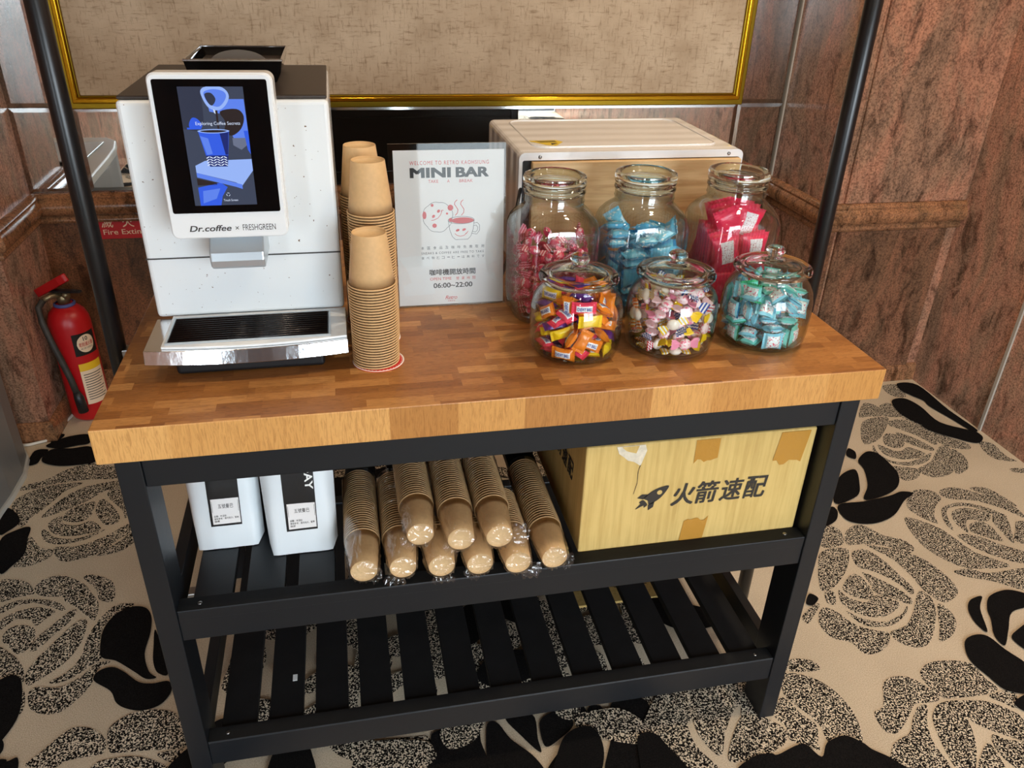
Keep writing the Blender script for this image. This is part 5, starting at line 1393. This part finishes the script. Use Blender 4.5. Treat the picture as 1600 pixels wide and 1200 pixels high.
def pillow_fn(l, w, t):
    def h(x, y):
        u, v = x / (l / 2), y / (w / 2)
        return 0.5 * t * max(0.0, 1 - u ** 4) ** 0.7 * max(0.0, 1 - v ** 4) ** 0.7
    return h
def packet(name, l, w, t, fin, mats, panel=None, text=None, seed=0, wob=0.0008):
    """pillow packet: bulging body between two zigzag sealed fins"""
    mb = MB()
    lb_ = l - 2 * fin
    h = pillow_fn(lb_, w, t)
    NX, NY = 12, 8
    rs = random.Random(seed)
    jit = [[rs.uniform(-wob, wob) for _ in range(NY + 1)] for _ in range(NX + 1)]
    for side in (1, -1):
        vs, fs, mi = [], [], []
        for i in range(NX + 1):
            for j in range(NY + 1):
                x, y = -lb_ / 2 + lb_ * i / NX, -w / 2 + w * j / NY
                pin = 1 - 0.10 * math.cos(PI * x / lb_) ** 2
                e = 0 < i < NX and 0 < j < NY
                vs.append((x, y * pin, side * max(0.0002, h(x, y) + (jit[i][j] if e else 0))))
        for i in range(NX):
            for j in range(NY):
                a = i * (NY + 1) + j
                f = (a, a + NY + 1, a + NY + 2, a + 1)
                fs.append(f if side > 0 else f[::-1])
                x, y = (i + 0.5) / NX, (j + 0.5) / NY
                mi.append(1 if panel and panel[0] < x < panel[1] and panel[2] < y < panel[3] else 0)
        mb.add(vs, fs, mi, True)
    for s in (-1, 1):
        vs, fs = [], []
        N = 14
        for j in range(N + 1):
            y = -w / 2 + w * j / N
            zz = 0.0005 * (1 if j % 2 else -1)
            vs += [(s * (lb_ / 2 - 0.0005), y, 0), (s * (l / 2 - (0.0009 if j % 2 else 0)), y * 1.04, zz)]
        for j in range(N):
            fs.append((2 * j, 2 * j + 1, 2 * j + 3, 2 * j + 2))
        mb.add(vs, fs, 2 if len(mats) > 2 else 0, False)
    if text:
        body, ti, hw, hh = text
        for side in (1, -1):
            mtx = Matrix.Identity(4) if side > 0 else Matrix.Rotation(PI, 4, 'X')
            mb.text(body, -hw, hw, -hh, hh, mtx, ti, 0.0005, 0.02, 0.0, 1, 1.0, lambda x, y: h(x, y) + wob * 0.4)
    return mb.build(name, mats)
def twist(name, core, band, l=0.050, r=0.0105, t=0.0125, w=0.0195):
    mb = MB()
    vs, fs = [], []
    prof = [(r * math.sin(a), -t / 2 * math.cos(a)) for a in [PI * i / 8 for i in range(9)]]
    prof[0] = (0, -t / 2)
    prof[-1] = (0, t / 2)
    mb.lathe(prof, 18, 0)
    for s in (-1, 1):
        NX, NY = 6, 8
        vs, fs, mi = [], [], []
        for i in range(NX + 1):
            x = r * 0.8 + (l / 2 - r * 0.8) * i / NX
            hw = 0.0028 + (w / 2 - 0.0028) * min(1, (i / NX) * 1.9) if i else 0.004
            for j in range(NY + 1):
                v = -1 + 2 * j / NY
                vs.append((s * x, v * hw, 0.0016 * (1 if j % 2 else -1) * min(1, i / 2)))
        for i in range(NX):
            for j in range(NY):
                a = i * (NY + 1) + j
                fs.append((a, a + NY + 1, a + NY + 2, a + 1))
                mi.append(1 if i % 2 else 2)
        mb.add(vs, fs, mi, True)
    return mb.build(name, [core, band[0], band[1]])

def pour(jar, key, protos, weights, zoff, seed):
    """one copy of a prototype per stored resting place"""
    rs = random.Random(seed)
    used = set()
    base = jar.location
    for rec in PILES[key].split(';'):
        x, y, z, qw, qx, qy, qz = (int(v) for v in rec.split(','))
        k = rs.choices(range(len(protos)), weights)[0]
        src, lab, grp = protos[k]
        if k not in used:
            used.add(k)
            o = src
        else:
            o = src.copy()
            COL.objects.link(o)
        o.rotation_mode = 'QUATERNION'
        o.rotation_quaternion = Quaternion((qw / 100, qx / 100, qy / 100, qz / 100)).normalized()
        o.location = (base.x + x / 1e4, base.y + y / 1e4, base.z + z / 1e4 + zoff)
        tag(o, lab, 'candy', grp)
    for k in range(len(protos)):
        if k not in used:
            bpy.data.objects.remove(protos[k][0])

TXT = ('CHEWY BALL', 3, 0.0125, 0.0030)
pr_ = []
for c in ('orange', 'yellow', 'pink'):
    pr_.append((packet('chew_candy', 0.042, 0.021, 0.0122, 0.005, ['w_' + c, 'w_white', 'w_' + c, 'label_blue'], (0.12, 0.88, 0.25, 0.75), TXT, 3),
                c + ' wrapped chew with a white label in the round front left jar', c + ' labelled chews in the front left jar'))
for c in ('orange', 'yellow', 'purple', 'pink'):
    pr_.append((packet('chew_candy', 0.042, 0.021, 0.0122, 0.005, ['w_' + c, 'w_' + c, 'w_' + c], None, None, 5),
                'plain ' + c + ' wrapped chew in the round front left jar', 'plain ' + c + ' chews in the front left jar'))
pour(jars[0], 'chew', pr_, (22, 15, 9, 17, 15, 17, 7), 0.0062, 1)
pr_ = []
for core, band, nm in (('print_pink', ('w_yellow', 'w_yellow'), 'yellow twisted ends'), ('print_pink', ('label_blue', 'w_white'), 'blue and white striped ends'),
                       ('print_pink', ('w_rose', 'w_rose'), 'pink twisted ends'), ('w_cream', ('w_red', 'w_white'), 'red and white striped ends'), ('w_cream', ('w_yellow', 'w_white'), 'yellow and white striped ends'),
                       ('print_pink', ('w_palepink', 'w_palepink'), 'pale pink ends'), ('w_cream', ('w_orange', 'w_cream'), 'orange and cream striped ends')):
    pr_.append((twist('twist_candy', core, band), 'round sweet with ' + nm + ' in the front middle jar', 'sweets with ' + nm))
pour(jars[1], 'twist', pr_, (26, 15, 13, 8, 15, 13, 8), 0.0062, 2)
pr_ = []
for c in ('teal', 'aqua', 'green', 'blue'):
    pr_.append((packet('pillow_candy', 0.036, 0.030, 0.0142, 0.0045, ['w_' + ('aqua' if c == 'blue' else 'teal' if c == 'green' else c), 'print_red', 'w_' + c], (0.1, 0.9, 0.16, 0.84), None, 8),
                c + ' pillow-wrapped sweet with red print in the front right jar', c + ' sweets in the front right jar'))
pour(jars[2], 'pillow', pr_, (34, 32, 18, 16), 0.0062, 3)
pr_ = []
for c, m_, b_ in (('crimson', 'print_crimson', ('w_crimson', 'w_palepink')), ('red', 'w_crimson', ('w_red', 'w_rose')), ('rose pink', 'print_crimson', ('w_rose', 'w_crimson'))):
    pr_.append((twist('wrapped_candy', m_, b_, 0.045, 0.0108, 0.0150, 0.0205), c + ' twist-wrapped sweet in the ribbed jar beside the sign', c + ' sweets in the left ribbed jar'))
pour(rjars[0], 'red', pr_, (5, 3, 3), 0.0075, 4)
pr_ = []
for c, a_, b_ in (('sky blue', 'print_blue', 'w_sky'), ('deeper blue', 'w_sky', 'w_blue')):
    pr_.append((packet('candy_packet', 0.050, 0.036, 0.0156, 0.006, [a_, a_, b_], None, None, 12, 0.0016), c + ' crinkled sweet packet in the middle ribbed jar', c + ' packets in the middle ribbed jar'))
pour(rjars[1], 'blue', pr_, (5, 2), 0.0075, 5)
pr_ = [(packet('candy_packet', 0.072, 0.052, 0.0146, 0.007, ['w_hotpink', 'print_grey', 'w_hotpink'], (0.2, 0.95, 0.2, 0.8), None, 14, 0.0012), 'hot pink packet with a white printed panel in the right ribbed jar', 'printed packets in the right ribbed jar'),
       (packet('candy_packet', 0.072, 0.052, 0.0146, 0.007, ['w_hotpink', 'w_red', 'w_hotpink'], None, None, 15, 0.0012), 'plain hot pink packet in the right ribbed jar', 'plain packets in the right ribbed jar')]
pour(rjars[2], 'pink', pr_, (3, 1), 0.0, 6)

# ---------------------------------------------------------------- upper shelf: coffee bags
SZ = 0.5155
def coffee_bag(x0, x1, yb, lean, label, day):
    w = x1 - x0
    bg_ = thing('coffee_bag', ((x0 + x1) / 2, yb + 0.035, SZ), label, 'coffee bag', 'white coffee bags on the upper shelf')
    Hh = 0.245
    NX, NY = 14, 16
    def front(u, v):
        dep = 0.034 * (1 - v) ** 0.8 + 0.004
        bul = (1 - abs(2 * u - 1) ** (16 - 11 * min(1, v * 1.6))) ** (0.45 + 0.35 * min(1, v * 1.6))
        x = x0 + w * u + 0.008 * v * (u - 0.5)
        wv = 0.0016 * noise.noise(Vector((x * 30, v * 9, yb * 50)))
        foot = 0.006 * math.exp(-(v / 0.06) ** 2)
        yc = yb + 0.036 + lean * v
        return Vector((x, yc - dep * bul - 0.002 + wv + foot * 0.4, SZ + 0.0012 + Hh * v))
    def back(u, v):
        dep = 0.034 * (1 - v) ** 0.8 + 0.004
        bul = (1 - abs(2 * u - 1) ** (16 - 11 * min(1, v * 1.6))) ** (0.45 + 0.35 * min(1, v * 1.6))
        return Vector((x0 + w * u + 0.008 * v * (u - 0.5), yb + 0.036 + lean * v + dep * bul * 0.9 + 0.002, SZ + 0.0012 + Hh * v))
    mb = MB()
    for fn, flip in ((front, False), (back, True)):
        vs, fs = [], []
        for i in range(NX + 1):
            for j in range(NY + 1):
                vs.append(fn(i / NX, j / NY))
        for i in range(NX):
            for j in range(NY):
                a = i * (NY + 1) + j
                f = (a, a + NY + 1, a + NY + 2, a + 1)
                fs.append(f[::-1] if flip else f)
        mb.add(vs, fs, 0, True)
    vs = [front(i / NX, 0) for i in range(NX + 1)] + [back(i / NX, 0) for i in range(NX + 1)]
    mb.add(vs, [(i + 1, i, NX + 1 + i, NX + 2 + i) for i in range(NX)], 0)
    for u in (0, 1):
        vs = [front(u, j / NY) for j in range(NY + 1)] + [back(u, j / NY) for j in range(NY + 1)]
        mb.add(vs, [(j, j + 1, NY + 2 + j, NY + 1 + j) for j in range(NY)], 0)
    po = mb.build('pouch', 'bag_white', bg_)
    def patch(name, u0, u1, v0, v1, off, m_):
        q = MB()
        vs, fs = [], []
        for i in range(9):
            for j in range(11):
                p = front(u0 + (u1 - u0) * i / 8, v0 + (v1 - v0) * j / 10)
                vs.append(p - Vector((0, off, 0)))
        for i in range(8):
            for j in range(10):
                a = i * 11 + j
                fs.append((a, a + 11, a + 12, a + 1))
        q.add(vs, fs, 0, True)
        return q.build(name, m_, bg_)
    patch('black_band', 0.30, 0.735, 0.195, 1.0, 0.0008, 'bag_black')
    patch('sticker', 0.335, 0.722, 0.213, 0.415, 0.0014, 'paper_white')
    q = MB()
    def onbag(body, u0, u1, v0, v1, mi, bold=0.0):
        vs, fs = text_geo(body, bold)
        ax, bx_ = min(v[0] for v in vs), max(v[0] for v in vs)
        ay, by = min(v[1] for v in vs), max(v[1] for v in vs)
        q.add([front(u0 + (u1 - u0) * (v[0] - ax) / (bx_ - ax), v0 + (v1 - v0) * (v[1] - ay) / (by - ay)) - Vector((0, 0.0019, 0)) for v in vs], fs, mi)
    onbag('五號曼巴', 0.43, 0.64, 0.340, 0.374, 0)
    onbag('品種：中深焙', 0.36, 0.53, 0.272, 0.288, 0)
    onbag('風味參考：黑巧克力、堅果', 0.36, 0.70, 0.251, 0.267, 0)
    onbag('醇厚', 0.36, 0.43, 0.230, 0.246, 0)
    for u in (0.345, 0.708):
        q.add([front(u + du, v) - Vector((0, 0.0019, 0)) for du, v in ((0, 0.31), (0.004, 0.31), (0.004, 0.40), (0, 0.40))], [(0, 1, 2, 3)], 0)
    q.build('lettering', ['dark_ink', 'white_ink'], bg_)
    q = MB()
    if day:
        vs, fs = text_geo('TODAY', 0.02)
        ax, bx_ = min(v[0] for v in vs), max(v[0] for v in vs)
        ay, by = min(v[1] for v in vs), max(v[1] for v in vs)
        q.add([front(0.61 + 0.11 * (v[1] - ay) / (by - ay), 0.86 - 0.34 * (v[0] - ax) / (bx_ - ax)) - Vector((0, 0.0019, 0)) for v in vs], fs, 1)
    if day:
        q.build('brand_lettering', ['dark_ink', 'white_ink'], bg_)
    return bg_
coffee_bag(-0.572, -0.449, 0.187, 0.018, 'white coffee bag with black band, nearest the left leg on the upper shelf', False)
coffee_bag(-0.437, -0.312, 0.150, 0.018, 'white coffee bag with black band, next to the wrapped paper cups', True)

# ---------------------------------------------------------------- upper shelf: paper cups in plastic sleeves
cup1 = cup_mesh('paper_cup', 0.0305, 0.0232, 0.079)
SR = 0.0336
sl = []
for i, (y0, n) in enumerate(((0.036, 28), (0.034, 26), (0.026, 4), (0.020, 4), (0.012, 16), (0.014, 29))):
    sl.append((-0.2665 + 0.0672 * i, y0, SZ + 0.0062 + SR, n, 'lower', i))
for i, (x, y0, n) in enumerate(((-0.166, 0.046, 22), (-0.0985, 0.022, 24), (-0.0315, 0.018, 24))):
    sl.append((x, y0, SZ + 0.0062 + SR + 0.0592, n, 'upper', i))
NMS = {('lower', 0): 'leftmost sleeve, beside the white coffee bag', ('lower', 1): 'second bottom sleeve from the coffee bags', ('lower', 2): 'crumpled bottom sleeve third from the coffee bags',
       ('lower', 3): 'bottom sleeve fourth from the coffee bags', ('lower', 4): 'bottom sleeve fifth from the coffee bags', ('lower', 5): 'sleeve next to the cardboard carton',
       ('upper', 0): 'left sleeve of the top layer', ('upper', 1): 'middle sleeve of the top layer', ('upper', 2): 'right sleeve of the top layer'}
for x, y0, z, n, row, i in sl:
    nm = NMS[(row, i)]
    for k in range(n):
        # the base of the cup looks out of the shelf, rim towards the back
        end = k == 0
        lab = ('front kraft cup, base showing, in the ' + nm) if end else ('kraft cup nested in the ' + nm)
        put_cup(x, y0 + 0.079 + k * 0.0068, z, lab, None if end else 'cups in the ' + nm, (PI / 2, 0, 0), cup1)
    L = y0 + 0.079 + (n if n > 10 else 27) * 0.0068
    rs = random.Random(i + (10 if row == 'upper' else 0))
    mb = MB()
    prof = []
    ys = [L + 0.004, L, y0 + 0.085]
    while ys[-1] > y0 + 0.012:
        ys.append(ys[-1] - 0.0055)
    for y in ys:
        t = max(0.0, min(1.0, (y - y0) / 0.079))
        prof.append((0.0246 + (SR - 0.0003 - 0.0246) * t if y <= L else SR * 0.97, -y))
    prof += [(0.0248, -(y0 - 0.002)), (0.021, -(y0 - 0.0042)), (0.013, -(y0 - 0.0048)), (0.006, -(y0 - 0.0045)), (0, -(y0 - 0.0045))]
    prof = [p for p in prof]
    crumple = 0.0095 if (row, i) == ('lower', 2) else 0.0065
    sd = rs.uniform(0, 50)
    def rad(r, zz, a, crumple=crumple, sd=sd, y0=y0):
        t = (-zz - y0) / 0.079
        near = min(1.0, max(0.0, 1 - t))
        u = noise.noise(Vector((math.cos(a) * 2.2 + sd, math.sin(a) * 2.2, zz * 16)))
        v = noise.noise(Vector((math.cos(a + zz * 20) * 5.5 + sd, math.sin(a + zz * 20) * 5.5, zz * 30 + 7)))
        fold = 1 - min(1.0, abs(u) * 2.6)
        fold2 = 1 - min(1.0, abs(v) * 2.6)
        if r < 0.023:
            return r
        return min(SR - 0.0002, r + crumple * near * (0.65 * fold * fold + 0.35 * fold2 * fold2)) if t > -0.02 else r
    mb.lathe(prof, 72, 0, Matrix.Translation((x, 0, z)) @ Matrix.Rotation(PI / 2, 4, 'X'), True, rad)
    # creased plastic pulled over the end
    for q, v in enumerate(mb.V):
        if v[1] < y0 + 0.004:
            dx, dz = v[0] - x, v[2] - z
            s_ = noise.noise(Vector((dx * 150 + sd, dz * 60, sd)))
            mb.V[q] = (v[0], v[1] - 0.0055 * (1 - min(1, abs(s_) * 2.4)) ** 2, v[2])
    # loose gathered end of the bag
    ta = {('lower', 0): (-0.4, 0.008), ('lower', 1): (-2.1, 0.022), ('lower', 2): (-1.55, 0.018), ('lower', 3): (-2.3, 0.010), ('lower', 4): (-0.7, 0.024), ('upper', 2): (0.15, 0.030), ('upper', 1): (-2.4, 0.012), ('upper', 0): (-2.6, 0.014), ('lower', 5): (-0.3, 0.012)}.get((row, i))
    if ta:
        a0, ln = ta
        vs, fs = [], []
        N = 9
        for j in range(N + 1):
            a = a0 + (j / N - 0.5) * 1.3
            zig = 0.003 * (1 if j % 2 else -1)
            for q, s in enumerate((0.0, 0.5, 1.0)):
                r_ = 0.0245 + ln * s * (1 - 0.25 * abs(j / N - 0.5) * 2)
                vs.append((x + r_ * math.cos(a), y0 - 0.002 - 0.004 * s + zig * s, max(z + r_ * math.sin(a), (SZ + 0.006) if row == 'lower' else 0)))
        for j in range(N):
            for q in range(2):
                a = j * 3 + q
                fs.append((a, a + 3, a + 4, a + 1))
        mb.add(vs, fs, 0, False)
    o = mb.build('plastic_sleeve', 'film')
    tag(o, 'clear plastic bag around the paper cups, ' + nm, 'plastic bag', 'clear bags of paper cups')

# ---------------------------------------------------------------- upper shelf: carton
ct = thing('cardboard_carton', (0.358, 0.26, SZ), 'large tan cardboard carton with a rocket logo on the upper shelf', 'cardboard box')
CX0, CX1, CY0, CY1, CZ0, CZ1 = 0.1285, 0.5715, 0.0615, 0.47, SZ + 0.0005, 0.752
cb_ = MB()
cb_.box(CX0, CX1, CY0, CY1, CZ0, CZ1)
cb_.build('box_body', 'cardboard', ct, 0.0035, 2)
FC = frame((CX0, CY0 - 0.0004, CZ0), (1, 0, 0), (0, 0, 1))
CW, CH = CX1 - CX0, CZ1 - CZ0
def tape(poly):
    MB().sheet(poly, 0.0006, 0, FC).build('packing_tape', 'brown_tape', ct)
def rag(x0, x1, y0, y1, top, n=7, sd=1):
    r_ = random.Random(sd)
    e = [(x0 + (x1 - x0) * i / n, (y0 if top else y1) + r_.uniform(-0.006, 0.006)) for i in range(n + 1)]
    return ([(x0, y1)] + e + [(x1, y1)]) if top else ([(x0, y0)] + e + [(x1, y0)])
tape(rag(0.205, 0.251, 0.186, CH - 0.004, True, 7, 1))
tape([(p[0] + (CH - p[1]) * -0.12, p[1]) for p in rag(0.372, 0.431, 0.165, CH - 0.004, True, 7, 2)])
tape([(p[0] + p[1] * 0.1, p[1]) for p in rag(0.200, 0.248, 0.003, 0.053, False, 7, 3)])
tr_ = MB()
tr_.sheet([(0.055, CH - 0.003), (0.108, CH - 0.003), (0.112, CH - 0.016), (0.103, CH - 0.048), (0.090, CH - 0.038), (0.078, CH - 0.034), (0.070, CH - 0.026), (0.060, CH - 0.018)], 0.0006, 0, FC)
tr_.sheet([(0.064, CH - 0.004), (0.097, CH - 0.004), (0.092, CH - 0.020), (0.080, CH - 0.016), (0.073, CH - 0.013)], 0.0008, 1, FC)
line_pts = [(0.103, CH - 0.046), (0.100, CH - 0.06), (0.101, CH - 0.085), (0.096, CH - 0.11)]
for i in range(3):
    a, b = line_pts[i], line_pts[i + 1]
    tr_.sheet([(a[0] - 0.0006, a[1]), (b[0] - 0.0004, b[1]), (b[0] + 0.0004, b[1]), (a[0] + 0.0006, a[1])], 0.0006, 2, FC)
tr_.build('torn_corner', ['torn_paper', 'cardboard', 'box_ink'], ct)
ink = MB()
for i, chx in enumerate('火箭速配'):
    x0 = 0.172 + i * 0.0485
    ink.text(chx, x0, x0 + 0.0455, 0.089, 0.139, FC, 0, 0.0006, 0.020, 0.12)
# rocket mark
R_ = FC @ Matrix.Translation((0.135, 0.115, 0.0)) @ Matrix.Rotation(math.radians(38), 4, 'Z') @ Matrix.Scale(1.18, 4)
body_ = spline([(-0.012, 0.0085), (0.004, 0.0105), (0.018, 0.0075), (0.031, 0.0), (0.018, -0.0075), (0.004, -0.0105), (-0.012, -0.0085), (-0.010, 0.0)], 5)
ink.sheet(body_, 0.0006, 0, R_)
ink.sheet(circle(0.013, 0, 0.0042), 0.0008, 1, R_)
for s in (1, -1):
    ink.sheet([(-0.002, s * 0.009), (-0.010, s * 0.017), (-0.020, s * 0.0165), (-0.014, s * 0.0075)], 0.0006, 0, R_)
ink.sheet(spline([(-0.0145, 0.006), (-0.0145, -0.006), (-0.022, -0.007), (-0.0205, -0.003), (-0.034, 0.000), (-0.0225, 0.003), (-0.022, 0.007)], 4), 0.0006, 0, R_)
ink.build('printing', ['box_ink', 'cardboard'], ct)
ink = MB()
FL = frame((CX0 - 0.0004, CY1, CZ0), (0, -1, 0), (0, 0, 1))
for i, chx in enumerate('火箭速配'):
    x0 = 0.185 + i * 0.0405
    ink.text(chx, x0, x0 + 0.0375, 0.118, 0.160, FL, 0, 0.0006, 0.028, 0.12)
ink.build('printing', ['box_ink', 'cardboard'], ct)

# flattened carton on the carpet under the far side of the table
fc = thing('flat_carton', (0.42, 0.60, 0), 'tan cardboard seen on the floor through the lower shelf slats at the right', 'cardboard box')
MB().box(0.215, 0.565, 0.42, 0.72, 0.004, 0.012).build('cardboard_sheet', 'cardboard', fc, 0.001)
fi = MB()
for i in range(5):
    fi.box(0.25 + i * 0.07, 0.253 + i * 0.07, 0.45, 0.52, 0.0122, 0.0126)
    fi.box(0.24 + i * 0.07, 0.262 + i * 0.07, 0.47, 0.4725, 0.0122, 0.0126)
fi.build('printing', 'box_ink', fc)

# little torn wrapper left on the lower shelf
tag(MB().box(-0.428, -0.419, 0.150, 0.166, 0.1832, 0.1842).build('wrapper_scrap', ['bag_white']), 'tiny torn white wrapper lying on the lower shelf slats', 'scrap')
